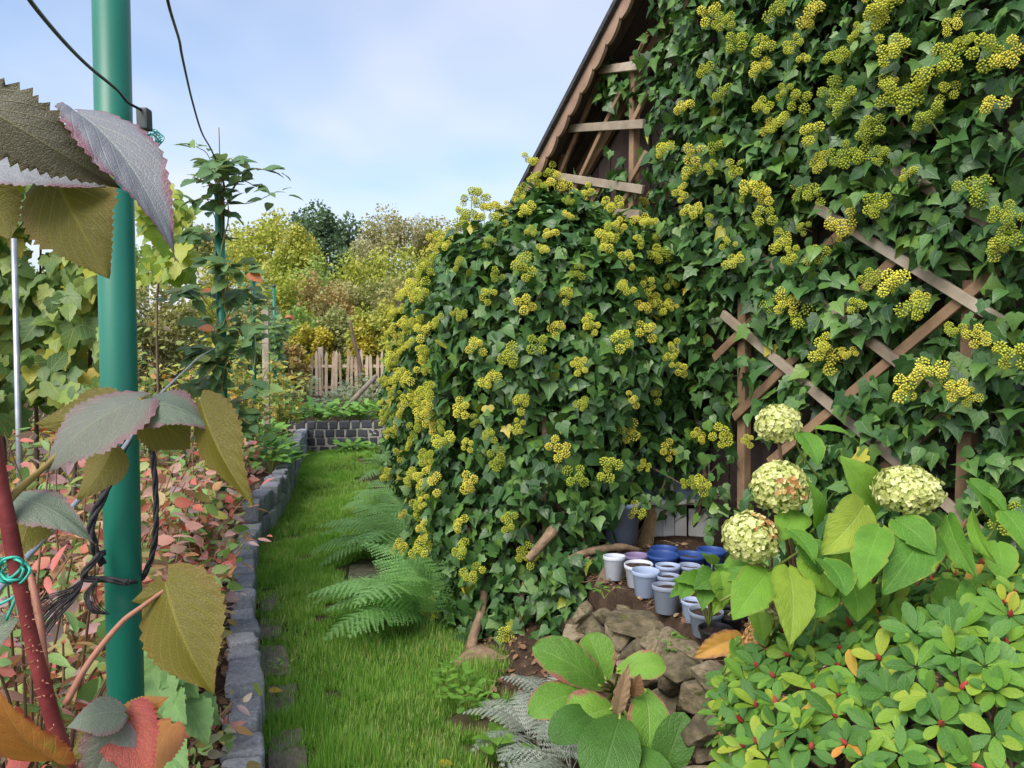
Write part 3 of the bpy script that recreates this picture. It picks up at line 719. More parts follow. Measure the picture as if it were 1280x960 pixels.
for i in range(26):
    a, b = rng.uniform(650, 890), rng.uniform(560, 720); p = P(a, b, 3.98 + (a - 700) * .0016); d = np.array([rng.normal(0, .10), rng.normal(0, .02), rng.normal(-.02, .07)])
    stem(hedge_ivy, [p - d, p + np.array([0, -.02, rng.normal(0, .03)]), p + d], [.004, .005, .003], 5, 'ivy_wood', 'twig', 4)
for i in range(16):
    t = rng.uniform(.05, .95); j = int(t * (len(hp) - 1)); b = np.array([*hp[j] - hn[j] * .2, 0]); H = 1.9
    stem(hedge_ivy, [b + np.array([rng.normal(0, .05), 0, H * q]) + np.array([*hn[j], 0]) * .08 * math.sin(5 * q + i) for q in np.linspace(0, 1, 6)], [.03, .012], 6, k=4)

# ------------------------------------------------------------------ kerb of stone setts, cross wall
M['sett'] = surf_mat('basalt_sett', [(.25, (.15, .165, .19)), (.5, (.28, .295, .33)), (.8, (.46, .47, .49))], scale=13, rough=.75, bump=.7, bdist=.008, detail=8, fine=70, perobj=.35, spots=((.26, .24, .20), 9, .66))
M['sett_dark'] = surf_mat('dark_basalt_sett', [(.25, (.035, .038, .048)), (.8, (.085, .09, .105))], scale=13, rough=.8, bump=.6, bdist=.006, fine=70, perobj=.35)
M['mortar'] = surf_mat('mortar', [(.3, (.26, .24, .21)), (.7, (.42, .40, .36))], scale=30, rough=.95, bump=.6, fine=120)
def sett_mesh(seed, mat, rough=.05, bev=.10):
    r = random.Random(seed); bm = bmesh.new(); bmesh.ops.create_cube(bm, size=1.0)
    for v in bm.verts: v.co += Vector((r.uniform(-1, 1), r.uniform(-1, 1), r.uniform(-1, 1))) * rough
    bmesh.ops.bevel(bm, geom=list(bm.edges), offset=bev, segments=2, affect='EDGES', profile=.6)
    bmesh.ops.subdivide_edges(bm, edges=[e for e in bm.edges if e.calc_length() > .45], cuts=2, use_grid_fill=True)
    for v in bm.verts: v.co += Vector(v.normal) * .05 * mnoise.noise(v.co * 3 + Vector((seed, 0, 0))) + Vector((0, 0, .03 * mnoise.noise(v.co * 7 + Vector((0, seed, 0)))))
    me = bpy.data.meshes.new('stone'); bm.to_mesh(me); bm.free()
    me.polygons.foreach_set('use_smooth', np.ones(len(me.polygons), bool)); me.materials.append(mat); return me
SETT = [sett_mesh(i, M['sett']) for i in range(8)]
SETTD = [sett_mesh(20 + i, M['sett_dark'], .06, .08) for i in range(6)]
kerb = thing('stone_kerb', (kx(4.0), 4.0, 0), 'low kerb of grey stone setts along the left side of the grass path', 'kerb')
kp = spline(np.column_stack([KERB, np.zeros(len(KERB))]), 10)[:, :2]
kl = np.concatenate([[0], np.cumsum(np.linalg.norm(np.diff(kp, axis=0), axis=1))])
def kat(s): return np.array([np.interp(s, kl, kp[:, 0]), np.interp(s, kl, kp[:, 1])])
s = .3; i = 0
mort = MB()
while s < kl[-1] - .1:
    L = rng.uniform(.12, .21); c = kat(s + L / 2); d = unit(kat(s + L + .02) - kat(s - .02)); d3 = np.array([d[0], d[1], 0]); side = np.array([d[1], -d[0], 0])
    far = c[1] > 5.95
    top = .180 + rng.normal(0, .010) if not far else .36 + rng.normal(0, .012)
    if c[1] < 2.9: top += rng.choice([0.015, -.015, .03])
    w = rng.uniform(.115, .145); h = .19 if not far else .17
    yaw = rng.normal(0, .05); Rm = np.stack([side, d3, np.array([0, 0, 1.0])], 1) @ np.array([[math.cos(yaw), -math.sin(yaw), 0], [math.sin(yaw), math.cos(yaw), 0], [0, 0, 1]])
    tilt = rng.normal(0, .04, 2); Rm = Rm @ np.array([[1, 0, tilt[0]], [0, 1, tilt[1]], [-tilt[0], -tilt[1], 1]])
    inst('stone', SETT[rng.integers(0, 8)], kerb, (*(c + side[:2] * rng.normal(0, .008)), top - h / 2), Rm, (w, L * .90, h))
    zc = top - h - .005
    while zc > .02:                                                   # lower courses down to the grass
        h2 = min(.17, zc + .08); inst('stone', SETT[rng.integers(0, 8)], kerb, (*(c + side[:2] * rng.normal(.004, .008)), zc - h2 / 2), Rm, (w * .98, L * rng.uniform(.9, .98), h2)); zc -= h2 + .006
    s += L + .006; i += 1
for a in np.arange(.3, kl[-1] - .2, .25):
    c0, c1 = kat(a), kat(a + .25); zt = .13 if c0[1] < 5.95 else .315
    mort.add(*bar((*c0, zt / 2 - .05), (*c1, zt / 2 - .05), .10, zt + .1, (0, 0, 1)))
mort.build('mortar', M['mortar'], kerb, smooth=False)

cw = thing('cross_wall', (-2.5, 11.5, 0), 'low wall of dark square setts with pale mortar closing the end of the grass path', 'wall')
A, B = np.array([-3.45, 11.42]), np.array([-1.55, 11.62]); dl = unit(B - A); Lw = np.linalg.norm(B - A); nrmw = np.array([dl[1], -dl[0]])
for c in range(4):
    q = .0 + (c % 2) * .06
    while q < Lw - .05:
        L = rng.uniform(.115, .16); p = A + dl * (q + L / 2) + nrmw * (.030 + rng.normal(0, .004)); z = -.02 + c * .125 + .055
        Rm = np.stack([[dl[0], dl[1], 0], [-dl[1], dl[0], 0], [0, 0, 1]], 1)
        inst('stone', SETTD[rng.integers(0, 6)], cw, (*p, z), Rm, (L, .12, .112)); q += L + .022
MB().add(*bar((*A, .19), (*B, .19), .16, .50, (0, 0, 1))).build('mortar', M['mortar'], cw, smooth=False)

# ------------------------------------------------------------------ grass and slabs of the path
M['slab'] = surf_mat('path_slab', [(.3, (.09, .085, .06)), (.7, (.20, .185, .145))], scale=7, rough=.9, bump=.5, fine=60, spots=((.06, .085, .03), 5, .6))
slabs = []
def slab(x, y, w, l, rz, label):
    o = inst('path_slab', sett_mesh(int(x * 100) + 50, M['slab'], .04, .03), None, (x, y, -.002), np.array([[math.cos(rz), -math.sin(rz), 0], [math.sin(rz), math.cos(rz), 0], [0, 0, 1]]), (w, l, .05))
    slabs.append((x, y, max(w, l) * .5)); return tag(o, label, 'slab', 'flat slabs sunk in the path', 'thing')
for y0 in np.arange(2.35, 4.6, .43):
    slab(kx(y0) + .155 + rng.normal(0, .012), y0, rng.uniform(.09, .14), rng.uniform(.28, .38), .30 + rng.normal(0, .06), 'narrow mossy slab sunk in the grass along the stone kerb')
slab(-.95, 5.15, .30, .34, .2, 'bare grey stepping slab in the path beside the nearer fern')
slab(-1.15, 6.0, .34, .30, .1, 'bare grey stepping slab in the path beside the farther fern')
slab(-1.75, 8.4, .36, .32, .1, 'bare stepping slab near the far end of the path')
M['grass'] = leaf_mat('grass_blade', [(0, (.11, .26, .035)), (.5, (.18, .39, .055)), (.85, (.27, .48, .08)), (1, (.50, .50, .20))], rough=.5, trans=.4, vein=0, bump=0, mottle=0)
BL = T([(-.5, 0, 0), (.5, 0, 0), (-.38, .45, .10), (.38, .45, .10), (0, 1, .42)], [(0, 1, 3), (0, 3, 2), (2, 3, 4)], [(0, 0), (1, 0), (0, .5), (1, .5), (.5, 1)])
N = 230000
y = 1.9 + 9.5 * rng.uniform(0, 1, N) ** 1.75; a = kx(y) + .06; b = np.where(y > 4.1, hx(y) - .12, np.where(y > 3.2, .05, .08 + (3.2 - y) * .1)); x = a + (b - a) * rng.uniform(0, 1, N)
cover = np.array([mnoise.noise((p * 2.6, q * 2.6, 4.0)) + .5 * mnoise.noise((p * 7, q * 7, 2.0)) for p, q in zip(x, y)])
edge = np.minimum((x - a) / .22, 1.0)
rightbare = np.where(y < 3.7, np.clip((b - x) / .35, 0, 1), np.clip((b - x) / .45, 0, 1))
keep = (cover > -.44 + .40 * (1 - edge) * (y < 6) + .75 * (1 - rightbare))
for sx, sy, sr in slabs:
    dd = np.hypot(x - sx, (y - sy) * .8); keep &= ~((dd < sr * .75) & (rng.random(N) < .62))
x, y, cover = x[keep], y[keep], cover[keep]; n = len(x)
hgt = (.020 + .034 * rng.uniform(0, 1, n) ** 1.5 + .024 * np.clip(cover, -.3, 1)) * (1 + y * .02)
wid = (.0016 + .00055 * y) * rng.uniform(.8, 1.3, n)
az = rng.uniform(0, 2 * math.pi, n); lean = rng.uniform(.2, 1.7, n)
t = np.stack([np.cos(az) * lean, np.sin(az) * lean, np.ones(n)], 1); nn = np.stack([-np.cos(az), -np.sin(az), lean], 1)
R = frames(nn, t)
zg = np.array([zground(p, q) for p, q in zip(x, y)])
patch = np.array([mnoise.noise((p * 1.7, q * 1.7, 9.0)) for p, q in zip(x, y)])
gr = MB().scatter(BL, np.stack([x, y, zg - .004], 1), R, np.stack([wid * 1.5, hgt * 1.25, hgt], 1), np.where(rng.random(n) < .05, .99, np.clip(.42 + .45 * patch + rng.normal(0, .16, n), 0, .95)))
tag(gr.build('path_grass', M['grass']), 'short green grass growing over the garden path', 'grass', kind='stuff')

# ------------------------------------------------------------------ fallen leaves and litter
M['litter'] = leaf_mat('dry_leaf', [(0, (.16, .075, .035)), (.4, (.28, .15, .07)), (.7, (.36, .24, .14)), (1, (.10, .055, .03))], rough=.7, trans=.1, vein=.3, veincol=(.4, .3, .2), bump=.3)
def litter(name, label, pts, smin, smax, extra_t=None):
    n = len(pts); R = frames(np.tile([0, 0, 1.0], (n, 1)) + rng.normal(0, .45, (n, 3)), rng.normal(0, 1, (n, 3)))
    mb = MB().scatter(OVATE, pts, R, rng.uniform(smin, smax, n), rng.uniform(0, 1, n))
    for i in range(n // 3):                                            # straw and twigs
        p = pts[rng.integers(0, n)]; th = rng.uniform(0, math.pi); d = np.array([math.cos(th), math.sin(th), rng.normal(0, .12)]) * rng.uniform(.03, .10)
        mb.add(*tube([p - d, p + np.array([0, 0, .008]), p + d], .0016, 3, False), rnd=rng.uniform(.5, .75))
    return tag(mb.build(name, M['litter']), label, 'litter', kind='stuff')
q = []
while len(q) < 2400:
    yy = 1.3 + 5.2 * rng.uniform() ** 1.4; xx = kx(yy) - .08 - rng.exponential(.55); q.append((xx, yy, .175 + .03 * nz((xx, yy, 3), 2.2) + rng.uniform(0, .02)))
litter('bed_litter', 'dry brown leaves and straw strewn over the left garden bed', np.array(q), .025, .065)
q = []
while len(q) < 900:
    yy = rng.uniform(1.9, 4.1); xx = rx(yy) + .02 + rng.exponential(.35)
    if xx < 1.8: q.append((xx, yy, zterr(xx, yy) + rng.uniform(.004, .02)))
litter('terrace_litter', 'dry twigs and leaf scraps strewn around the flower pots', np.array(q), .015, .04)
q = []
while len(q) < 420:
    yy = rng.uniform(2.2, 4.0); xx = rx(yy) - rng.uniform(.05, .6); q.append((xx, yy, max(0, zrise(xx, yy)) + rng.uniform(.005, .02)))
litter('strip_litter', 'dry leaf scraps on the soil at the foot of the rocks', np.array(q), .015, .045)
tpl = [(152, 752, .02), (430, 655, 0), (455, 600, 0), (340, 870, 0), (380, 890, 0), (352, 800, 0), (428, 880, 0), (355, 905, 0), (548, 958, 0), (420, 700, 0)]
M['yellow_leaf'] = leaf_mat('yellow_leaf', [(0, (.55, .40, .03)), (1, (.62, .30, .03))], rough=.5, vein=.4, veincol=(.6, .55, .2))
for a, b, c, lab in ((336, 864, 0, 'small lime fallen leaf on the slab beside the kerb'), (548, 956, 0, 'orange fallen leaf lying in the grass of the path')):
    p = G(a, b, .045); mb = MB().scatter(OVATE, [p], frames(np.array([[.1, -.3, 1.0]]), np.array([[1.0, .4, 0]])), .06, .3); tag(mb.build('fallen_leaf', M['yellow_leaf']), lab, 'leaf')

# ------------------------------------------------------------------ big single leaves
def bigleaf(base, tip, w, nh, droop=.15, fold=.15, shape='rasp', ripple=.02, serr=.06, nv=26, nu=5, cord=.10, curl=0.0, nve=7, wave=0.0, seed=0):
    base, tip = np.asarray(base, float), np.asarray(tip, float); L = np.linalg.norm(tip - base); d = (tip - base) / L
    n = unit(np.asarray(nh, float) - d * np.dot(nh, d)); V, uv = [], []
    prof = {'rasp': lambda v: math.sin(math.pi * v ** .56) ** .92 * (1 - .30 * v * v), 'hyd': lambda v: math.sin(math.pi * v ** .68) ** .80, 'berg': lambda v: math.sin(math.pi * min(1, (.03 + .97 * v)) ** 1.30) ** .55, 'lance': lambda v: math.sin(math.pi * v ** .8)}[shape]
    for i in range(nv + 1):
        v = i / nv; c = base + d * L * v + n * droop * L * 4 * v * (1 - v) - n * curl * L * v ** 3
        tg = unit(d * L + n * droop * L * 4 * (1 - 2 * v) - n * 3 * curl * L * v * v); nn = unit(n - tg * np.dot(n, tg)); s = np.cross(tg, nn)
        hw = w / 2 * max(prof(min(.999, max(.004, v))), .0)
        for j in range(-nu, nu + 1):
            u = j / nu; au = abs(u); k = 1.0
            if au > .99: k = 1 + serr * (((v * nve * 3.0) % 1.0) - .5) * 2
            rip = ripple * L * (abs(math.sin(math.pi * nve * (v - .16 * au))) - .5) * au * (1 - .2 * au)
            p = c + s * u * hw * k + nn * (fold * au * hw - .35 * fold * hw * au * au + rip + wave * L * math.sin(7 * v + 2 * u + seed) * au) - tg * cord * L * au ** 1.5 * (1 - v) ** 5
            p = p + tg * .05 * L * au * math.sin(math.pi * v)
            V.append(p); uv.append((u / 2 + .5, v))
    m = 2 * nu + 1; F = []
    for i in range(nv):
        for j in range(m - 1):
            a = i * m + j; F += [(a, a + 1, a + m + 1), (a, a + m + 1, a + m)]
    return np.array(V), np.array(F), np.array(uv)
def put_leaf(root, mat, *a, nm='leaf', **k):
    V, F, uv = bigleaf(*a, **k); return MB().add(V, F, uv).build(nm, mat, root)

# ------------------------------------------------------------------ ferns
M['fern'] = leaf_mat('fern', [(0, (.19, .40, .13)), (1, (.30, .53, .19))], rough=.5, trans=.45, vein=0, bump=0, mottle=.2)
M['silver_fern'] = leaf_mat('silver_fern', [(0, (.20, .25, .20)), (1, (.40, .44, .38))], rough=.55, trans=.15, vein=0, bump=0, mottle=.3)
def frond_mesh(seed, mat, npair=22, droop=.35, wide=.28, stalk=.10, name='frond'):
    r = np.random.default_rng(seed); mb = MB()
    def mid(t): return np.array([.03 * math.sin(3 * t + seed), t * (1 - .12 * t * t), droop * (1.6 * t * (1 - t)) - .28 * t * t])
    pts = np.array([mid(t) for t in np.linspace(0, 1, 14)]); mb.add(*tube(pts, np.linspace(.007, .0015, 14), 4, False), rnd=.8)
    for i in range(npair):
        t = stalk + (1 - stalk) * (i + .5) / npair; c = mid(t); tg = unit(mid(min(1, t + .02)) - mid(t - .02))
        q = (t - stalk) / (1 - stalk); L = wide * (math.sin(math.pi * (.16 + .84 * q) ** .75) ** .75) * r.uniform(.9, 1.08) + .008
        for sd in (-1, 1):
            out = unit(np.array([sd, 0, 0]) + tg * .38 + np.array([0, 0, -.10 + r.normal(0, .07)])); upv = unit(np.cross(out, tg) * sd * -1.0)
            if upv[2] < 0: upv = -upv
            al = unit(np.cross(upv, out)); nl = 9; W = .62 * (1 - stalk) / npair * 1.15
            # comb-toothed pinna: each small lobe is a triangle pair on both sides of the pinna's rib
            for k in range(nl):
                f0, f1 = k / nl, (k + 1) / nl; fm = (f0 + f1) / 2; wl_ = W * (1 - .75 * fm) * 1.05
                sag = lambda f: -upv * .14 * L * f * f
                p0, p1 = c + out * L * f0 + sag(f0), c + out * L * f1 + sag(f1)
                for e in (-1, 1):
                    tipp = c + out * L * (fm + .07) + al * e * wl_ + sag(fm) - upv * .004
                    mb.add([p0, p1, tipp], [(0, 1, 2)], [(0, 0), (1, 0), (.5, 1)], rnd=.3 + .4 * r.random())
            mb.add([c + out * L * .96 + al * .006, c + out * L * .96 - al * .006, c + out * L * 1.08], [(0, 1, 2)], rnd=.5)
    return mb.mesh(name, mat)
FROND = [frond_mesh(i, M['fern']) for i in range(4)]
SFROND = [frond_mesh(10 + i, M['silver_fern'], 13, .3, .26, .12) for i in range(3)]
def fern(name, base, fronds, meshes, label, group=None):
    root = thing(name, base, label, 'fern', group)
    for az, el, L in fronds:
        d = np.array([math.cos(el) * math.sin(az), math.cos(el) * math.cos(az), math.sin(el)]); n_ = np.array([-math.sin(el) * math.sin(az), -math.sin(el) * math.cos(az), math.cos(el)])
        inst('frond', meshes[rng.integers(0, len(meshes))], root, np.array(base), frames(n_[None] + rng.normal(0, .10, (1, 3)), d[None])[0], L)
    return root
D = math.radians
def fan(a0, a1, n, L, el=(28, 52)): return [(D(a) + rng.normal(0, .10), D(rng.uniform(*el)), L * rng.uniform(.82, 1.1)) for a in np.linspace(a0, a1, n)]
fern('fern', G(536, 782, .02), fan(-165, 0, 11, .68, (28, 58)) + fan(-130, -40, 5, .74, (14, 34)), FROND, 'green fern spilling over the path beside the largest ivy roots', 'ferns along the ivy')
fern('fern', G(512, 700, .02), fan(-165, 0, 11, .72, (30, 60)) + fan(-130, -40, 4, .74, (14, 34)), FROND, 'green fern in the middle of the row along the ivy', 'ferns along the ivy')
fern('fern', G(502, 645, .02), fan(-150, 10, 8, .62, (18, 48)), FROND, 'smaller green fern between the dark beam and the stepping slab', 'ferns along the ivy')
fern('fern', G(496, 598, .02), fan(-130, 0, 7, .58, (20, 50)), FROND, 'pale fern farthest along the ivy toward the cross wall', 'ferns along the ivy')
fern('painted_fern', G(662, 925, .06), fan(-150, 120, 9, .30, (8, 40)), SFROND, 'silver grey fern between grass edge and bergenia', 'silver ferns under the rocks')
fern('painted_fern', G(716, 966, .10), fan(-150, 40, 8, .32, (8, 38)), SFROND, 'silver grey fern in front of the bergenia', 'silver ferns under the rocks')
fern('painted_fern', G(690, 880, .06), fan(-170, 60, 6, .24, (20, 48)), SFROND, 'small silver grey fern below the ivy roots', 'silver ferns under the rocks')

# ------------------------------------------------------------------ rocks of the terrace edge
M['rock'] = surf_mat('field_stone', [(.22, (.075, .065, .04)), (.5, (.20, .165, .105)), (.8, (.38, .31, .21))], scale=6, rough=.9, bump=.9, bdist=.012, detail=9, fine=45, perobj=.45, spots=((.095, .105, .03), 6, .55))
def rock_mesh(seed):
    r = np.random.default_rng(seed); bm = bmesh.new(); bmesh.ops.create_icosphere(bm, subdivisions=4, radius=.72)
    planes = [(unit(r.normal(0, 1, 3)), r.uniform(.24, .44)) for _ in range(15)]
    for v in bm.verts:
        p = np.array(v.co)
        for n_, d_ in planes:
            e = np.dot(p, n_) - d_
            if e > 0: p = p - n_ * e * .985
        p = p * (1 + .10 * nz(p, 1.6, seed) + .05 * nz(p, 5, seed) + .025 * nz(p, 14, seed)); v.co = p
    me = bpy.data.meshes.new('rock'); bm.to_mesh(me); bm.free(); me.polygons.foreach_set('use_smooth', np.ones(len(me.polygons), bool)); me.materials.append(M['rock'])
    return me
ROCKM = [rock_mesh(i) for i in range(9)]
rw = thing('rock_wall', (.55, 2.8, 0), 'dry stacked edge of mossy brown field stones holding up the pot terrace', 'rock wall')
rocks = [(755, 770, 34, 24, .45, 3.38), (783, 768, 30, 26, .44, 3.28), (732, 765, 26, 24, .42, 3.45), (812, 782, 66, 34, .45, 3.08), (775, 795, 44, 38, .34, 3.12), (745, 800, 40, 40, .28, 3.30), (800, 812, 36, 32, .30, 2.98), (822, 808, 54, 30, .36, 2.92), (720, 800, 30, 44, .24, 3.5), (708, 778, 26, 26, .4, 3.58), (768, 752, 24, 18, .46, 3.5), (838, 800, 40, 26, .42, 2.9), (862, 812, 34, 24, .42, 2.78), (770, 822, 40, 34, .2, 3.12), (835, 855, 44, 40, .22, 2.74), (742, 782, 34, 30, .36, 3.42),
         (848, 838, 70, 40, .36, 2.72), (800, 845, 50, 44, .18, 2.95), (890, 845, 58, 44, .40, 2.52), (868, 872, 56, 46, .26, 2.58), (905, 900, 74, 60, .36, 2.36), (885, 925, 54, 52, .20, 2.42), (920, 950, 62, 60, .30, 2.20), (950, 915, 50, 60, .40, 2.22), (835, 880, 60, 50, .12, 2.78), (800, 890, 50, 40, .05, 2.95), (760, 850, 48, 40, .10, 3.2), (945, 985, 70, 60, .22, 2.0), (880, 985, 60, 60, .08, 2.3), (725, 840, 40, 34, .08, 3.45), (700, 805, 26, 26, .2, 3.6)]
for i, (a, b, w, h, zt, d) in enumerate(rocks):
    p = P(a, b, d); W = w * d / 960 * 1.2; Hh = h * d / 960 * 1.2; th = rng.uniform(-.5, .5); tl = rng.normal(0, .15)
    Rm = np.array([[math.cos(th), -math.sin(th), 0], [math.sin(th), math.cos(th), 0], [tl, 0, 1]])
    inst('rock', ROCKM[i % 9], rw, p, Rm, (W, max(W, Hh) * .9, Hh))

# ------------------------------------------------------------------ flower pots on the terrace
def pot_mat(nm, c, rough=.45): return surf_mat(nm, [(.3, tuple(v * .82 for v in c)), (.7, c)], scale=9, rough=rough, bump=.05, spots=(tuple(v * .55 + .02 for v in c), 26, .68))
PM = {'white': pot_mat('pot_white', (.58, .62, .70)), 'pale': pot_mat('pot_pale_blue', (.36, .45, .64)), 'grey': pot_mat('pot_grey_blue', (.25, .29, .38)), 'blue': pot_mat('pot_deep_blue', (.025, .065, .24)), 'mauve': pot_mat('pot_mauve', (.22, .17, .30)), 'black': pot_mat('pot_black', (.022, .022, .025)), 'sky': pot_mat('pot_sky_blue', (.27, .33, .46))}
def lathe(prof, n=28):
    V, F, uv = [], [], []
    for i, (r_, z) in enumerate(prof):
        for j in range(n):
            t = 2 * math.pi * j / n; V.append((r_ * math.cos(t), r_ * math.sin(t), z)); uv.append((j / n, z))
    for i in range(len(prof) - 1):
        for j in range(n):
            a, b = i * n + j, i * n + (j + 1) % n; F += [(a, b, b + n), (a, b + n, a + n)]
    return np.array(V), np.array(F), np.array(uv)
def disc(r_, z, n=28, amp=.0, seed=0):
    V = [(0, 0, z)]; F = []; R2 = (.5, 1.0)
    for q in R2:
        for j in range(n):
            t = 2 * math.pi * j / n; x, y = r_ * q * math.cos(t), r_ * q * math.sin(t); V.append((x, y, z + amp * nz((x * 30, y * 30, seed))))
    for j in range(n):
        a, b = 1 + j, 1 + (j + 1) % n; F += [(0, a, b), (a, a + n, b + n), (a, b + n, b)]
    return np.array(V), np.array(F)
M['pot_soil'] = surf_mat('potting_soil', [(.3, (.022, .014, .010)), (.6, (.06, .038, .027)), (.85, (.15, .11, .085))], scale=60, rough=.95, bump=1.0, bdist=.01, fine=150)
pots = [  # rim centre x, y, width, base y, material, soil depth, label
    (769, 697, 29, 729, 'white', .25, 'tall white pot beside the upright log stub'),
    (797, 696, 31, 722, 'mauve', .3, 'mauve pot behind the two white pots'),
    (800, 708, 37, 738, 'white', .06, 'white pot brim full of soil behind the pale blue pot'),
    (809, 716, 36, 750, 'pale', .45, 'empty pale blue pot in the front row'),
    (836, 735, 38, 772, 'grey', .10, 'grey-blue pot with crusted soil nearest the flat rock'),
    (837, 722, 31, 752, 'sky', .10, 'sky blue pot of soil in the second row'),
    (837, 709, 32, 738, 'pale', .12, 'pale blue pot of soil in the third row'),
    (864, 709, 29, 736, 'sky', .12, 'sky blue pot behind the seedling leaves'),
    (831, 696, 41, 724, 'blue', .35, 'wide deep blue pot before the white boards'),
    (866, 696, 40, 722, 'blue', .2, 'deep blue pot holding a fallen brown leaf'),
    (832, 688, 36, 712, 'blue', .4, 'deep blue pot tight against the white boards'),
    (893, 690, 38, 716, 'blue', .4, 'deep blue pot at the end of the back row'),
    (867, 753, 28, 782, 'pale', .12, 'small pale blue pot between two grey-blue pots'),
    (886, 768, 45, 801, 'grey', .08, 'grey-blue pot with the bright green seedling'),
    (898, 790, 44, 818, 'black', .15, 'black pot with dark soil at the terrace edge'),
    (916, 772, 32, 800, 'black', .15, 'black pot tucked behind the edge pot'),
    (914, 756, 30, 782, 'black', .12, 'black pot shaded by the hydrangea leaves'),
    (986, 792, 40, 818, 'sky', .15, 'sky blue pot half hidden under the hydrangea'),
    (940, 748, 34, 776, 'blue', .2, 'deep blue pot deep under the hydrangea'),
    (925, 728, 32, 756, 'blue', .2, 'deep blue pot beneath the browned hydrangea head'),
]
for (a, b, w, yb, mt, sd, lab) in pots:
    g = G(a, yb - 2, TERR + .012); d = g[1]; Dm = w * d / 960; r_ = Dm / 2; top = P(a, b, d)[2]; h = max(.07, min(.15, top - g[2]))
    root = thing('flower_pot', (g[0], g[1] + r_ * .7, g[2]), lab, 'pot', 'flower pots on the terrace')
    rb = r_ * .74; rim = h * .16
    prof = [(0, .0), (rb, 0), (rb + (r_ * .95 - rb) * (1 - rim / h), h - rim), (r_, h - rim), (r_, h), (r_ * .93, h), (r_ * .90, h - rim), (rb * .95, h * .1)]
    V, F, uv = lathe(prof); org = np.array(world_loc(root)); tl = rng.normal(0, .03, 2); V[:, 2] += V[:, 0] * tl[0] + V[:, 1] * tl[1]
    o = MB().add(V + org, F, uv).build('pot_body', PM[mt], root); bevel_mesh(o.data, .0012, 1); o.data.polygons.foreach_set('use_smooth', np.ones(len(o.data.polygons), bool))
    V, F = disc(r_ * .92 - (r_ - rb) * sd * .8, h * (1 - sd) - .006, amp=.006, seed=a); MB().add(V + org, F).build('soil', M['pot_soil'], root)
# things among the pots
bk = thing('blue_bucket', G(784, 703, TERR), 'faded blue-grey bucket lying behind ivy beside the white boards', 'bucket'); o_ = world_loc(bk) + np.array([0, .22, 0])
bb = MB()
V, F, uv = lathe([(0, 0), (.082, 0), (.098, .24), (.104, .24), (.104, .265), (.094, .265), (.078, .02)]); bb.add(V + o_, F, uv).build('bucket_body', PM['sky'], bk)
hd = [o_ + np.array([.1 * math.cos(t), -.02, .25 - .10 * math.sin(t)]) for t in np.linspace(0, math.pi, 12)]
MB().add(*tube(hd, .003, 5)).build('handle', M['umbel_stalk'], bk)
M['straw'] = surf_mat('straw', [(.3, (.22, .14, .06)), (.7, (.42, .30, .15))], scale=60, rough=.9, bump=.4)
st = MB(); pb, pt = P(803, 690, 4.12), P(816, 640, 4.22)
for i in range(150):
    f = rng.normal(0, 1, 2) * .012; q = np.array([f[0], f[1], 0]); st.add(*tube([pb + q * 1.9, (pb + pt) / 2 + q * 1.4, pt + q * .8 + np.array([0, 0, rng.normal(0, .02)])], .0014, 3, False))
tag(st.build('straw_bundle', M['straw']), 'upright straw brush leaning against the white boards', 'straw bundle')
lg = MB().add(*tube(spline([P(752, 738, 3.46), P(757, 722, 3.50), P(764, 708, 3.55)], 5), [.036, .038, .035, .034, .034, .033, .032, .031, .031, .03, .03], 12))
tag(lg.build('log_stub', M['bark']), 'short bark covered log stub leaning by the white pot', 'log')
bm_ = MB().add(*bar(P(500, 606, 8.6), P(520, 596, 8.1), .12, .12, (0, 0, 1), .004)); tag(bm_.build('old_beam', M['wood_brown'], smooth=False), 'old brown beam end sticking out under the ivy', 'beam')
M['steel'] = surf_mat('galvanised', [(.3, (.36, .40, .46)), (.7, (.55, .58, .62))], scale=20, rough=.35, bump=.1, metal=.7)
tag(MB().add(*tube([P(492, 576, 8.9), P(528, 598, 7.4)], .016, 8)).build('metal_pipe', M['steel']), 'grey metal pipe poking from the ivy above the ferns', 'pipe')
tag(MB().add(*bar(P(480, 838, 3.98), P(536, 828, 4.05), .14, .03, (0, 0, 1), .004)).build('flat_brick', M['wood_brown'], smooth=False), 'reddish brick lying flat at the edge of the path under the fern', 'brick')

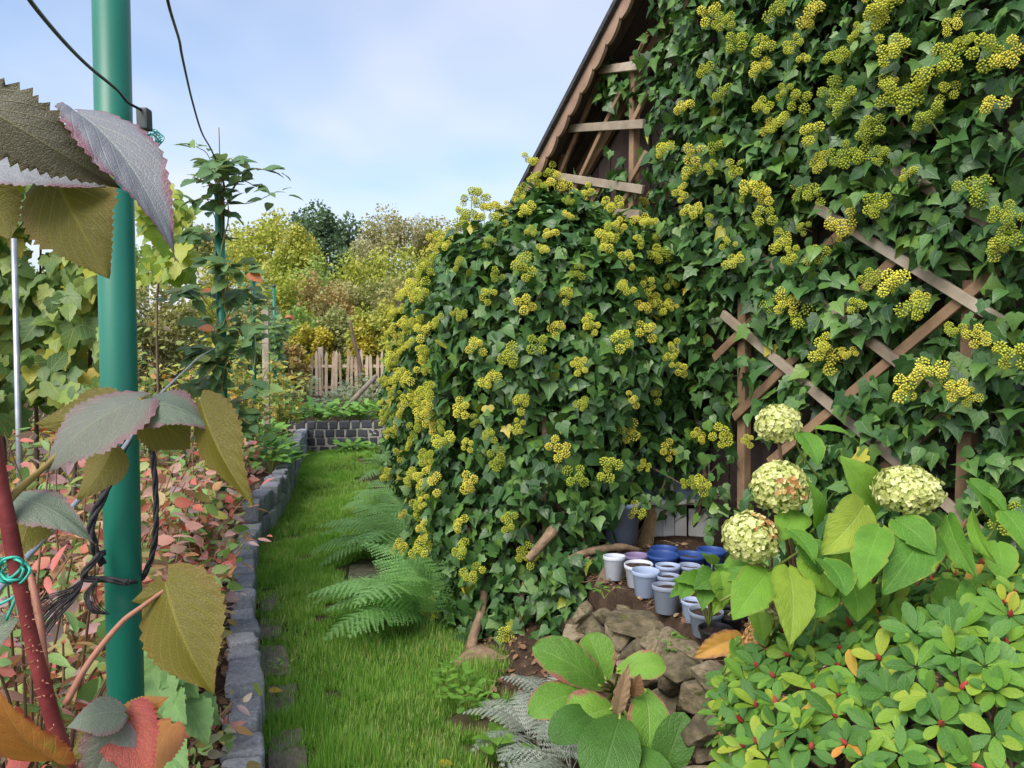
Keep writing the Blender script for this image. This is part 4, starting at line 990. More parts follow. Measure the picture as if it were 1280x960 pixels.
# ------------------------------------------------------------------ bergenia
M['berg'] = leaf_mat('bergenia_leaf', [(0, (.12, .29, .03)), (.6, (.18, .37, .04)), (1, (.10, .25, .03))], under=(.22, .33, .12), rough=.48, spec=.35, trans=.22, vein=.24, veincol=(.42, .52, .22), edge=(.34, .12, .10), edge_w=.06, bump=.45, nveins=6, slant=.9, mscale=14, cells=90)
M['bergd'] = leaf_mat('bergenia_dark_leaf', [(0, (.045, .14, .02)), (1, (.075, .19, .03))], under=(.15, .25, .10), rough=.48, spec=.35, trans=.18, vein=.18, veincol=(.25, .36, .14), bump=.5, nveins=6, slant=.9, mscale=14, cells=90)
bz = thing('bergenia', G(770, 905, .10), 'bergenia with broad glossy light green leaves in front of the rocks', 'plant')
bc = world_loc(bz) + np.array([0, 0, .10])
UPN = np.array([0, -.75, .75])
for (a, b, d1, c, e, d2, w, mt, dr, fo) in ((752, 858, 2.60, 668, 808, 2.55, .150, 'berg', .10, .25), (758, 850, 2.62, 735, 792, 2.66, .135, 'berg', .04, .25), (772, 838, 2.55, 832, 832, 2.52, .100, 'berg', .10, .35), (735, 868, 2.55, 662, 890, 2.40, .125, 'berg', .14, .2), (765, 885, 2.48, 712, 905, 2.38, .17, 'berg', .10, .15),
    (806, 862, 2.50, 812, 938, 2.36, .150, 'berg', .10, .18), (775, 895, 2.42, 748, 985, 2.20, .190, 'bergd', .14, .15), (822, 985, 2.35, 855, 892, 2.36, .125, 'bergd', .06, .25), (800, 935, 2.35, 820, 1000, 2.15, .14, 'bergd', .08, .2), (745, 890, 2.45, 690, 925, 2.30, .12, 'bergd', .10, .2)):
    n_ = UPN + np.array([rng.normal(0, .15), 0, 0]); put_leaf(bz, M[mt], P(a, b, d1), P(c, e, d2), w, n_, droop=dr, fold=fo, shape='berg', ripple=.012, serr=.012, cord=.04, curl=.05, wave=.016, seed=a)
    stem(bz, [bc + rng.normal(0, .015, 3), (bc + P(a, b, d1)) / 2 + np.array([0, 0, .02]), P(a, b, d1), P(a, b, d1) * .92 + P(c, e, d2) * .08], [.006, .005, .004], 6, 'umbel_stalk', 'leaf_stalk', 4)
M['seed_head'] = surf_mat('dry_seed_head', [(.3, (.16, .13, .08)), (.7, (.36, .30, .20))], scale=40, rough=.9, bump=.5)
for a, b, c, e in ((770, 895, 786, 830), (792, 870, 800, 842)):
    put_leaf(bz, M['litter'], P(a, b, 2.45), P(c, e, 2.42), .05, UPN, droop=.05, fold=.4, shape='lance', ripple=.03, serr=.1, nm='dry_leaf')

# ------------------------------------------------------------------ hydrangea
M['hyd'] = leaf_mat('hydrangea_leaf', [(0, (.07, .21, .025)), (.5, (.12, .30, .03)), (.85, (.17, .36, .035)), (1, (.30, .38, .04))], under=(.20, .33, .09), rough=.6, spec=.3, trans=.3, vein=.35, veincol=(.30, .46, .14), bump=.4, nveins=7, slant=.8, mscale=20, edge=(.20, .30, .035), edge_w=.02, cells=150)
M['petal'] = leaf_mat('hydrangea_petal', [(0, (.44, .50, .13)), (.5, (.62, .65, .25)), (1, (.76, .76, .42))], rough=.6, trans=.25, vein=0, bump=0, mottle=.2)
M['petal_brown'] = leaf_mat('browned_petal', [(0, (.35, .15, .05)), (1, (.60, .34, .12))], rough=.7, trans=.15, vein=0, bump=0)
M['hyd_core'] = surf_mat('hydrangea_core', [(.3, (.26, .32, .07)), (.7, (.36, .42, .10))], scale=30, bump=.4)
def floral_head(name, c, r_, root, brown=0.0, bdir=(1, 0, 1), flat=.86, n=620):
    c = np.asarray(c); g = np.arange(n) + .5; ph = np.arccos(1 - 1.86 * g / n); az = math.pi * (1 + 5 ** .5) * g
    dirs = np.stack([np.cos(az) * np.sin(ph), np.sin(az) * np.sin(ph), np.cos(ph)], 1) + rng.normal(0, .05, (n, 3)); dirs = unit(dirs)
    lump = 1 + .13 * nzv(dirs, 2.3, r_ * 500) + .06 * nzv(dirs, 6, r_ * 300) + rng.normal(0, .045, n)
    pts = c + dirs * (r_ * lump)[:, None] * np.array([1, 1, flat])
    pe = T([(0, 0, 0), (.5, .35, .12), (.36, .85, .18), (0, 1.0, .12), (-.36, .85, .18), (-.5, .35, .12)], [(0, 1, 2), (0, 2, 3), (0, 3, 4), (0, 4, 5)], [(.5, 0), (1, .4), (.8, .9), (.5, 1), (.2, .9), (0, .4)])
    mb = MB(); rr = rng.uniform(0, 1, n); br = (dirs @ unit(np.array(bdir, float)) + rng.normal(0, .12, n)) > (1 - 2 * brown) if brown else np.zeros(n, bool)
    spin = rng.uniform(0, 6.3, n); nn = unit(dirs + rng.normal(0, .30, (n, 3))); size = rng.uniform(.0050, .0074, n) * (r_ / .055) ** .5
    a0 = frames(nn, rng.normal(0, 1, (n, 3)))
    for k in range(4):
        th = k * math.pi / 2; Rz = np.array([[math.cos(th), -math.sin(th), 0], [math.sin(th), math.cos(th), 0], [0, 0, 1]])
        for s_, mi in ((~br, 0), (br, 1)):
            if s_.any(): mb.scatter(pe, pts[s_], a0[s_] @ Rz, size[s_], np.clip(rr[s_] + rng.normal(0, .08, s_.sum()), 0, .99), mi)
    o = mb.build(name, [M['petal'], M['petal_brown']], root)
    u = np.linspace(0, 2 * math.pi, 15)[:-1]; prof = [(r_ * .80 * math.sin(t), -r_ * .80 * flat * math.cos(t)) for t in np.linspace(.05, math.pi - .05, 9)]
    V, F, uv = lathe(prof, 14); MB().add(V + c, F, uv).build('head_core', M['hyd_core'], o); return o
hy = thing('hydrangea', (.80, 1.95, TERR), 'hydrangea with round lime cream flower heads and broad bright green leaves', 'hydrangea'); hb = world_loc(hy)
heads = [(973, 530, 1.72, .046, 0), (975, 608, 1.66, .058, .02), (938, 672, 1.62, .057, .11), (1134, 613, 1.62, .064, 0)]
for a, b, d, r_, br in heads:
    c = P(a, b, d); floral_head('flower_head', c, r_, hy, br, (1, -.3, 1) if a < 960 else (.1, -1, .1), .88 if a < 1100 else .74)
    stem(hy, [hb + rng.normal(0, .05, 3) * np.array([1, 1, 0]), (hb + c) / 2 + np.array([rng.normal(0, .04), 0, .06]), c - np.array([0, 0, r_ * .6])], [.006, .005, .004], 6, 'wood_brown', 'branch', 6)
floral_head('flower_head', P(955, 775, 1.75), .030, hy, .12, (0, 0, -1), .9, 200)
floral_head('withered_head', P(945, 800, 1.74), .030, hy, 1.0, (0, 0, -1), 1.1, 240)
hl_ = [  # base px,py,depth, tip px,py,depth, width, normal
    (1000, 540, 1.70, 1025, 580, 1.62, .080, (.2, -.9, .5)), (1020, 535, 1.74, 1078, 550, 1.72, .045, (0, -.3, 1)), (1095, 640, 1.72, 1058, 572, 1.66, .115, (0, -1, .35)), (1070, 650, 1.66, 1065, 628, 1.7, .05, (0, -1, .3)),
    (1018, 660, 1.62, 1016, 602, 1.58, .075, (.35, -1, .2)), (1080, 632, 1.60, 1032, 690, 1.52, .130, (.1, -.8, .6)), (1000, 640, 1.66, 975, 672, 1.60, .10, (0, -.6, .8)), (985, 662, 1.58, 1022, 700, 1.50, .075, (.0, -.6, .8)),
    (985, 710, 1.56, 992, 800, 1.44, .120, (0, -.9, .5)), (960, 715, 1.60, 918, 770, 1.52, .12, (-.2, -.8, .6)), (1030, 700, 1.52, 1060, 740, 1.44, .11, (.2, -.7, .7)), (1100, 660, 1.56, 1075, 730, 1.46, .10, (0, -.7, .7)), (1160, 660, 1.60, 1110, 735, 1.46, .14, (-.1, -.7, .7)),
    (1120, 650, 1.58, 1170, 690, 1.50, .10, (.1, -.7, .7)), (1185, 645, 1.62, 1215, 720, 1.52, .075, (-.7, -.6, .3)), (1215, 640, 1.6, 1240, 706, 1.52, .05, (-.8, -.6, .2)), (1140, 645, 1.66, 1180, 655, 1.62, .08, (0, -.5, .8)), (1060, 690, 1.62, 1020, 745, 1.55, .10, (0, -.7, .7)),
    (950, 700, 1.72, 905, 705, 1.7, .08, (0, -.6, .8)), (945, 760, 1.75, 955, 800, 1.68, .07, (0, -.7, .6)), (1255, 640, 1.7, 1290, 690, 1.62, .10, (0, -.7, .7)), (1225, 610, 1.75, 1260, 640, 1.7, .07, (0, -.6, .8)), (1040, 740, 1.55, 1000, 770, 1.5, .08, (0, -.7, .7)),
    (920, 800, 1.86, 945, 860, 1.80, .095, (0, -.8, .6)), (960, 800, 1.80, 925, 850, 1.74, .08, (-.2, -.8, .6))]
for k, (a, b, d1, c, e, d2, w, n_) in enumerate(hl_):
    put_leaf(hy, M['hyd'], P(a, b, d1), P(c, e, d2), w * .74, np.array(n_) + rng.normal(0, .22, 3), droop=.08, fold=.28, shape='hyd', ripple=.016, serr=.08, cord=.08, curl=.12, wave=.022, seed=k, nve=8)
    p = P(a, b, d1); stem(hy, [p, p + np.array([rng.normal(0, .02), .03, -.04]), p + np.array([rng.normal(0, .03), .08, -.12])], [.0022, .0026, .003], 5, 'umbel_stalk', 'leaf_stalk', 4)
for k in range(22):
    a, b = rng.uniform(915, 1250), rng.uniform(600, 745); d1 = rng.uniform(1.56, 1.78); th = rng.uniform(0, 6.3); q_ = 24 + 26 * rng.random(); w = q_ * 1.05 * d1 / 960 * rng.uniform(.75, 1.1)
    if any((a - h_[0]) ** 2 + (b - h_[1]) ** 2 < 62 ** 2 for h_ in heads): continue
    put_leaf(hy, M['hyd'], P(a, b, d1), P(a + q_ * 1.2 * math.cos(th), b + q_ * .5 + q_ * .7 * abs(math.sin(th)), d1 - .05), w, np.array([0, -.65, .7]) + rng.normal(0, .3, 3), droop=.08, fold=.32, shape='hyd', ripple=.016, serr=.08, cord=.06, curl=.12, wave=.022, seed=k, nve=8)
for k in range(10):
    a, b = rng.uniform(930, 1230), rng.uniform(640, 720); p = P(a, b, rng.uniform(1.6, 1.85)); stem(hy, [hb + rng.normal(0, .09, 3) * np.array([1, 1, 0]), (hb + p) / 2 + rng.normal(0, .03, 3), p], [.006, .004, .003], 5, 'wood_brown', 'branch', 5)
# yellowed leaf hanging at the terrace edge
yl = thing('withered_leaf', P(880, 822, 2.5), 'curled orange-brown withered leaf hanging over the rocks below the pots', 'leaf')
M['rust'] = leaf_mat('rust_leaf', [(0, (.42, .19, .03)), (1, (.50, .28, .05))], under=(.3, .15, .06), rough=.6, vein=.4, veincol=(.5, .4, .2), edge=(.22, .09, .04), edge_w=.2)
V, F, uv = bigleaf(P(925, 797, 2.44), P(868, 822, 2.42), .075, (0, -.8, .6), .12, .6, 'hyd', .03, .06); MB().add(V, F, uv).build('blade', M['rust'], yl)
stem(yl, [P(925, 797, 2.44), P(940, 795, 2.44), P(962, 788, 2.46)], [.002, .002], 5, 'ivy_wood', 'leaf_stalk', 4)

# seedling in the pot: compound bright green leaves
sd_ = thing('potted_seedling', G(886, 784, .53), 'bright green leafy seedling growing from a grey-blue pot', 'plant'); sb_ = world_loc(sd_)
for k, (a, b, c, e, w) in enumerate(((888, 735, 845, 722, .075), (870, 722, 838, 745, .06), (885, 722, 878, 762, .07), (895, 720, 868, 735, .08), (900, 715, 905, 760, .085), (905, 705, 925, 735, .08), (890, 705, 880, 690, .05), (900, 735, 893, 768, .06), (912, 712, 940, 722, .07), (860, 730, 850, 748, .05))):
    put_leaf(sd_, M['hyd'], P(a, b, 2.62 - .02 * k % .1), P(c, e, 2.50), w * 1.25, (rng.normal(0, .3), -.7, .7), droop=.08, fold=.3, shape='rasp', ripple=.02, serr=.08, cord=.04, curl=.1, seed=k)
    stem(sd_, [sb_, (sb_ + P(a, b, 2.6)) / 2 + np.array([0, 0, .02]), P(a, b, 2.61)], [.003, .002], 5, 'umbel_stalk', 'leaf_stalk', 4)

# ------------------------------------------------------------------ rhododendron
M['rhodo'] = leaf_mat('rhododendron_leaf', [(0, (.05, .15, .03)), (.35, (.085, .22, .035)), (.65, (.13, .29, .03)), (.9, (.23, .35, .03)), (.99, (.36, .40, .04)), (1, (.62, .22, .05))], under=(.20, .30, .13), spec=.35, rough=.5, trans=.2, vein=.4, veincol=(.30, .42, .14), bump=.4, nveins=6, slant=.6, mscale=25)
M['bud'] = surf_mat('red_bud', [(.3, (.28, .035, .03)), (.7, (.50, .08, .075))], scale=60, rough=.5, bump=.2, perobj=.4)
rh = thing('rhododendron', (1.15, 1.65, TERR), 'low rhododendron with lime green leaf rosettes and red buds beside the hydrangea', 'rhododendron')
RC, RRx, RRy, RZ0, RH = np.array([1.22, 1.62]), .84, .62, .30, .70
wh = []; tries = 0
while len(wh) < 420 and tries < 60000:
    tries += 1
    u_ = rng.uniform(-1, 1, 2); q = (abs(u_[0]) ** 2.4 + abs(u_[1]) ** 2.4)
    if q > 1: continue
    z = RZ0 + RH * (1 - q) ** .42; p = np.array([RC[0] + u_[0] * RRx, RC[1] + u_[1] * RRy, z])
    p[2] += .09 * nz(p, 5, 2); a, b, d = proj(p)
    if not (900 < a < 1400 and 640 < b < 1080): continue
    if any(np.sum((p - w_[0]) ** 2) < .041 ** 2 for w_ in wh): continue
    n_ = unit(np.array([u_[0] * .8, u_[1] * .9 - .25, .75]) + rng.normal(0, .22, 3)); wh.append((p, n_))
budm = MB(); V, F, uv = lathe([(0, -.003), (.0034, 0), (.0046, .006), (.0032, .014), (.0006, .021)], 8); budm.add(V, F, uv); BUD = budm.mesh('bud', M['bud'])
lp, lR, ls = [], [], []; nb = 0
for p, n_ in wh:
    k = rng.integers(6, 9); Rw = frames(n_[None], rng.normal(0, 1, (1, 3)))[0]; ph0 = rng.uniform(0, 6.3); sz = rng.uniform(.038, .060)
    for j in range(k):
        th = ph0 + j * 2 * math.pi / k * 1.02 + rng.normal(0, .15); up = rng.uniform(.05, .75)
        t = Rw @ np.array([math.cos(th), math.sin(th), up]); nn = Rw @ np.array([-math.cos(th) * up, -math.sin(th) * up, 1.0])
        lp.append(p + t * .004); lR.append(frames(nn[None] + rng.normal(0, .22, (1, 3)), t[None])[0]); ls.append(sz * rng.uniform(.65, 1.2))
    if rng.random() < .6 and nb < 210: inst('bud', BUD, rh, p, Rw, float(rng.uniform(.8, 1.3))); nb += 1
    # a lower ring of shaded leaves
    for j in range(4):
        th = rng.uniform(0, 6.3); t = Rw @ np.array([math.cos(th), math.sin(th), -.1]); lp.append(p - n_ * rng.uniform(.02, .07)); lR.append(frames((Rw @ np.array([0, 0, 1.0]))[None] + rng.normal(0, .2, (1, 3)), t[None])[0]); ls.append(sz * rng.uniform(.8, 1.2))
RHT = [lobed([(0, 0), (.10, .14), (.205, .40), (.245, .64), (.19, .86), (.09, .97), (0, 1)], [0, .25, .5, .75, 1], .12, .30, .28), lobed([(0, 0), (.12, .18), (.22, .46), (.21, .72), (.11, .92), (0, 1)], [0, .25, .5, .75, 1], .22, .18, .28)]
RHM = single_leaf_meshes(RHT, M['rhodo'])
leaf_cloud(rh, RHT, M['rhodo'], np.array(lp), np.array(lR), np.array(ls), 300, RHM)
for k in range(46):
    p, n_ = wh[rng.integers(0, len(wh))]; b = world_loc(rh) + np.array([rng.normal(0, .12), rng.normal(0, .1), 0]); stem(rh, [b, b * .45 + p * .55 + np.array([0, 0, -.06]), p - n_ * .005], [.008, .005, .003], 5, 'wood_brown', 'branch', 5)

# small weeds
M['weed'] = leaf_mat('weed_leaf', [(0, (.10, .26, .03)), (1, (.18, .36, .05))], rough=.5, trans=.25, vein=.2, bump=.1)
def weed(px, py, z, n, r_, hgt_, size, label, temp=OVATE, name='small_weed', cat='weed'):
    b = G(px, py, z); root = thing(name, b, label, cat)
    p = b + np.stack([rng.normal(0, r_, n), rng.normal(0, r_, n), rng.uniform(.02, hgt_, n)], 1); az = rng.uniform(0, 6.3, n)
    R = frames(np.stack([-.4 * np.cos(az), -.4 * np.sin(az), np.ones(n)], 1), np.stack([np.cos(az), np.sin(az), np.full(n, .3)], 1))
    kind(MB().scatter(temp, p, R, rng.uniform(size * .7, size * 1.2, n), rng.uniform(0, 1, n)).build('foliage', M['weed'], root), 'stuff')
    sm = MB()
    for q in p[: max(4, n // 3)]: sm.add(*tube([b, (b + q) / 2 + rng.normal(0, .01, 3), q], .0014, 3, False))
    sm.build('stem', M['umbel_stalk'], root)
weed(572, 872, .03, 34, .05, .12, .05, 'small bright green weed at the foot of the ivy roots')
weed(596, 892, .03, 26, .05, .10, .05, 'small bright green weed between silver fern and grass')
weed(846, 815, .38, 46, .030, .05, .03, 'cushion of tiny green leaves growing between the rocks')
weed(755, 748, .45, 14, .02, .06, .03, 'tiny lime seedling on the soil before the white pot')
weed(625, 945, .03, 14, .05, .08, .085, 'broad pale leaf rosette under the silver fern')
weed(560, 850, .02, 22, .06, .10, .035, 'thin seedlings beside the flat brick')
weed(350, 838, .02, 10, .03, .03, .03, 'tiny clover beside the kerb slabs')

# ------------------------------------------------------------------ green posts and wires of the berry trellis
M['green_post'] = surf_mat('green_coated_steel', [(.3, (.006, .140, .092)), (.7, (.010, .180, .120))], scale=5, rough=.42, bump=.12, bdist=.002, spec=.5, fine=120, spots=((.035, .15, .11), 22, .62))
M['black_wire'] = surf_mat('black_wire', [(.3, (.012, .012, .016)), (.7, (.03, .03, .04))], scale=30, rough=.45, bump=.1)
M['black_cord'] = surf_mat('black_cord', [(.3, (.012, .012, .013)), (.7, (.06, .06, .065))], scale=60, rough=.8, bump=.5)
M['twine'] = surf_mat('teal_twine', [(.3, (.03, .33, .25)), (.7, (.08, .55, .43))], scale=60, rough=.6, bump=.2)
M['clip'] = surf_mat('grey_clip', [(.3, (.06, .075, .075)), (.7, (.11, .13, .13))], scale=20, rough=.5, bump=.1)
def gpost(x, y, z1, r_, label, n=28, cap=True):
    root = thing('green_post', (x, y, .1), label, 'post', 'green posts of the berry row')
    MB().add(*tube([(x, y, .05), (x, y, z1)], r_, n)).build('tube', M['green_post'], root)
    if cap: V, F, uv = lathe([(0, .022), (r_ * .7, .018), (r_ * 1.12, .006), (r_ * 1.12, -.03), (r_, -.03)], 20); MB().add(V + np.array([x, y, z1]), F, uv).build('cap', M['clip'], root)
    return root
p1 = P(149, 480, 1.2); post1 = gpost(p1[0], p1[1], 2.62, .0268, 'thick green metal post with black wire clip, wrapped in black cord', 40)
p2 = P(278, 480, 4.4); post2 = gpost(p2[0], p2[1], 2.42, .0270, 'green metal post with a leafy bramble twined around it')
p3 = P(318, 480, 8.2); gpost(p3[0], p3[1], 2.45, .022, 'distant green post before the upright wooden stake', 12)
p4 = P(344, 480, 11.6); gpost(p4[0], p4[1], 2.5, .024, 'farthest thin green post beyond the kerb end', 12)
o = MB().add(*bar(P(180, 136, 1.19), P(181, 163, 1.19), .017, .02, (0, 1, 0))).build('wire_clip', M['clip'], post1, smooth=False); bevel_mesh(o.data, .003, 2)
tag(MB().add(*tube(spline([P(20, -30, .62), P(40, 4, .68), P(80, 52, .82), P(112, 84, .95), P(146, 112, 1.08), P(160, 128, 1.14), P(178, 138, 1.185)], 6), .0021, 8)).build('black_wire', M['black_wire']), 'thick black wire running from the upper left into the clip of the thick post', 'wire')
tag(MB().add(*tube(spline([P(205, -20, 2.0), P(213, 14, 2.15), P(224, 50, 2.5), P(228, 72, 2.7), P(240, 125, 3.4), P(252, 165, 3.9), P(264, 187, 4.3), P(277, 218, 4.38), P(282, 240, 4.38)], 6), .0045, 6)).build('black_wire', M['black_wire']), 'thin dark wire dropping from the sky to the bramble covered post', 'wire')
wpt = [P(-20, 760, .62), P(20, 712, .70), P(60, 668, .80), P(110, 612, .92), P(140, 578, 1.02), P(160, 552, 1.10), P(172, 530, 1.16), P(185, 508, 1.4), P(205, 488, 1.9), P(228, 466, 2.7), P(250, 446, 3.6), P(274, 432, 4.34)]
tag(MB().add(*tube(spline(wpt, 6), .0030, 8)).build('galvanised_wire', M['steel']), 'silver tension wire slanting past the thick green post to the next post', 'wire')
def braid(root, pts, r_, nm='cord', k=8, strands=3, mat='black_cord', pitch=60.0):
    q = spline(pts, k); tg = unit(np.gradient(q, axis=0)); a = unit(np.cross(tg, np.array([.2, .9, .1]))); b = np.cross(tg, a); L = np.concatenate([[0], np.cumsum(np.linalg.norm(np.diff(q, axis=0), axis=1))]); mb = MB()
    for s_ in range(strands):
        th = L * pitch + 2 * math.pi * s_ / strands; mb.add(*tube(q + (np.cos(th)[:, None] * a + np.sin(th)[:, None] * b) * r_ * .55, r_ * .55, 6))
    return mb.build(nm, M[mat], root)
cord = thing('rope_tangle', P(150, 560, 1.16), 'frayed black cord knotted around the thick green post', 'cord')
braid(cord, [P(150, 535, 1.14), P(172, 524, 1.15), P(186, 545, 1.15), P(193, 590, 1.16), P(195, 650, 1.17), P(191, 690, 1.19), P(178, 722, 1.21), P(160, 728, 1.17)], .0044)
braid(cord, [P(168, 530, 1.13), P(150, 570, 1.14), P(130, 618, 1.14), P(114, 656, 1.14), P(120, 690, 1.15), P(128, 705, 1.16)], .0060)
braid(cord, [P(160, 728, 1.16), P(128, 724, 1.15), P(104, 722, 1.14), P(118, 700, 1.14), P(130, 690, 1.16)], .0050)
fr = MB()
for i in range(26):
    e = rng.normal(0, 1, 2); q = spline([P(106, 722, 1.14), P(92 + e[0] * 3, 742 + e[1] * 3, 1.13), P(70 + e[0] * 6, 758 + e[1] * 6, 1.12), P(50 + e[0] * 7, 780 + e[1] * 8, 1.11)], 5); fr.add(*tube(q, .0009, 4, False))
for i in range(14):
    e = rng.normal(0, 1, 2); q = spline([P(122, 724, 1.14), P(112 + e[0] * 3, 742, 1.14), P(116 + e[0] * 3, 760 + e[1] * 3, 1.14), P(132 + e[0] * 2, 768, 1.15)], 5); fr.add(*tube(q, .0009, 4, False))
fr.build('frayed_end', M['black_cord'], cord)
tw = MB()
for i in range(9):
    th = rng.uniform(0, 6.3); rr = rng.uniform(8, 22); c0 = (14, 712); lp_ = [P(c0[0] + rr * math.cos(th + t) * 1.0 + rng.normal(0, 2), c0[1] + rr * .8 * math.sin(th + t) + rng.normal(0, 2), .60 - .02 * math.sin(t)) for t in np.linspace(0, 5.6, 9)]; tw.add(*tube(spline(lp_, 4), .0011, 5))
for e in ((24, 772), (8, 775), (30, 778), (-10, 760)):
    tw.add(*tube(spline([P(12, 715, .60), P(20, 742, .59), P(*e, .59)], 5), .0012, 5))
tag(tw.build('twine_knot', M['twine']), 'teal twine bow tying the red bramble cane to the silver wire', 'twine')
tw = MB()
for i in range(11):
    th = rng.uniform(0, 6.3); rr = rng.uniform(5, 13); lp_ = [P(190 + rr * math.cos(th + t * rng.uniform(.9, 1.1)) + rng.normal(0, 2), 174 + rr * .9 * math.sin(th + t) + rng.normal(0, 2), 1.24 + .02 * math.sin(t)) for t in np.linspace(0, 6, 9)]; tw.add(*tube(spline(lp_, 4), .0008, 4))
tag(tw.build('twine_tangle', M['twine']), 'small tangle of teal twine hanging below the wire clip', 'twine')

# ------------------------------------------------------------------ foreground bramble cane with big leaves
M['cane'] = surf_mat('red_cane', [(.3, (.13, .020, .024)), (.7, (.28, .06, .055))], scale=18, rough=.5, bump=.3, fine=60, spots=((.38, .22, .18), 60, .70))
M['stalk_pink'] = surf_mat('pink_stalk', [(.3, (.28, .10, .075)), (.7, (.42, .22, .14))], scale=18, rough=.55, bump=.3, fine=60)
M['stalk_olive'] = surf_mat('olive_stalk', [(.3, (.20, .14, .03)), (.7, (.28, .21, .06))], scale=18, rough=.55, bump=.3)
M['fg'] = leaf_mat('bramble_leaf', [(0, (.16, .215, .155)), (.5, (.19, .225, .175)), (1, (.22, .21, .185))], under=(.17, .15, .022), rough=.48, trans=.28, vein=.55, veincol=(.25, .33, .20), edge=(.26, .12, .15), edge_w=.24, bump=.32, nveins=7, slant=.9, mscale=26, mottle=.25, cells=430)
M['fgp'] = leaf_mat('bramble_purple_leaf', [(0, (.215, .225, .27)), (1, (.24, .23, .26))], under=(.12, .10, .035), rough=.5, trans=.15, vein=.5, veincol=(.30, .38, .29), edge=(.22, .08, .12), edge_w=.14, bump=.32, nveins=7, slant=.9, mscale=22, mottle=.2, cells=430)
M['fgd'] = leaf_mat('bramble_dark_leaf', [(0, (.22, .20, .26)), (1, (.24, .20, .25))], under=(.075, .075, .022), rough=.55, trans=.12, vein=.3, veincol=(.2, .22, .1), edge=(.16, .04, .05), edge_w=.10, bump=.32, nveins=7, slant=.9, mscale=22, cells=430)  # grey-purple upper side, dark olive underside: the leaf's own colours
M['fgo'] = leaf_mat('bramble_olive_leaf', [(0, (.15, .16, .025)), (1, (.20, .16, .028))], under=(.185, .165, .022), rough=.5, trans=.45, vein=.4, veincol=(.34, .26, .06), edge=(.36, .085, .06), edge_w=.20, bump=.32, nveins=8, slant=.9, mscale=24, blotch=((.15, .075, .02), 90, .62), cells=430)
M['fgr'] = leaf_mat('bramble_orange_leaf', [(0, (.50, .15, .04)), (1, (.55, .22, .05))], under=(.45, .22, .05), rough=.5, trans=.3, vein=.4, veincol=(.55, .38, .12), edge=(.42, .09, .04), edge_w=.2, bump=.32, nveins=7, slant=.9, mscale=26, blotch=((.32, .30, .05), 26, .58), cells=430)
M['fgpink'] = leaf_mat('bramble_coral_leaf', [(0, (.55, .12, .09)), (1, (.62, .16, .12))], under=(.55, .17, .06), rough=.45, trans=.3, vein=.3, veincol=(.6, .3, .2), edge=(.5, .08, .08), edge_w=.2, bump=.5, nveins=7, slant=.9, cells=430)
br = thing('bramble_cane', (P(85, 965, .62)[0], .62, .15), 'red bramble cane with large drooping grey and olive leaves around the thick green post', 'bramble')
stem(br, [P(-22, 470, .58), P(-6, 560, .58), P(8, 640, .585), P(34, 775, .59), P(62, 885, .60), P(90, 985, .61), P(100, 1100, .62), np.array([P(120, 1100, .64)[0], .66, .15])], [.0046, .005, .0054, .0057, .006, .0063, .007, .0075], 12, 'cane', 'cane', 8)
pr_ = MB()
for i in range(60):
    t = rng.uniform(0, 1); c_ = P(np.interp(t, [0, .3, .6, 1], [-6, 20, 40, 88]), np.interp(t, [0, .3, .6, 1], [560, 700, 800, 975]), .59); th = rng.uniform(0, 6.3); e_ = np.array([math.cos(th), math.sin(th) * .8 - .3, .15]); pr_.add(*tube([c_ + e_ * .0042, c_ + e_ * .0085], [.0009, .0002], 4, False))
pr_.build('prickle', M['stalk_pink'], br)
stem(br, [P(82, 880, .60), P(110, 830, .61), P(150, 780, .62), P(178, 758, .625), P(208, 736, .63)], [.0031, .0026, .0022, .002, .0016], 8, 'stalk_pink', 'leaf_stalk')
stem(br, [P(8, 628, .585), P(30, 606, .60), P(55, 585, .62), P(100, 545, .64), P(168, 515, .66), P(180, 513, .66)], [.0034, .003, .0022, .0018, .0018], 8, 'stalk_olive', 'leaf_stalk')
stem(br, [P(60, 880, .60), P(50, 780, .63), P(38, 720, .66), P(25, 690, .68)], [.003, .003, .002], 7, 'stalk_pink', 'side_shoot')
stem(br, [P(-25, 480, .58), P(-30, 300, .56), P(-12, 200, .55), P(40, 190, .56), P(100, 165, .56)], [.004, .003, .002], 7, 'stalk_olive', 'leaf_stalk')
stem(br, [P(100, 985, .60), P(70, 950, .56), P(30, 915, .53), P(-10, 885, .51)], [.003, .0024, .0016], 7, 'stalk_olive', 'leaf_stalk')
TW, AW = np.array([0, -.75, .65]), np.array([.1, .85, -.35])
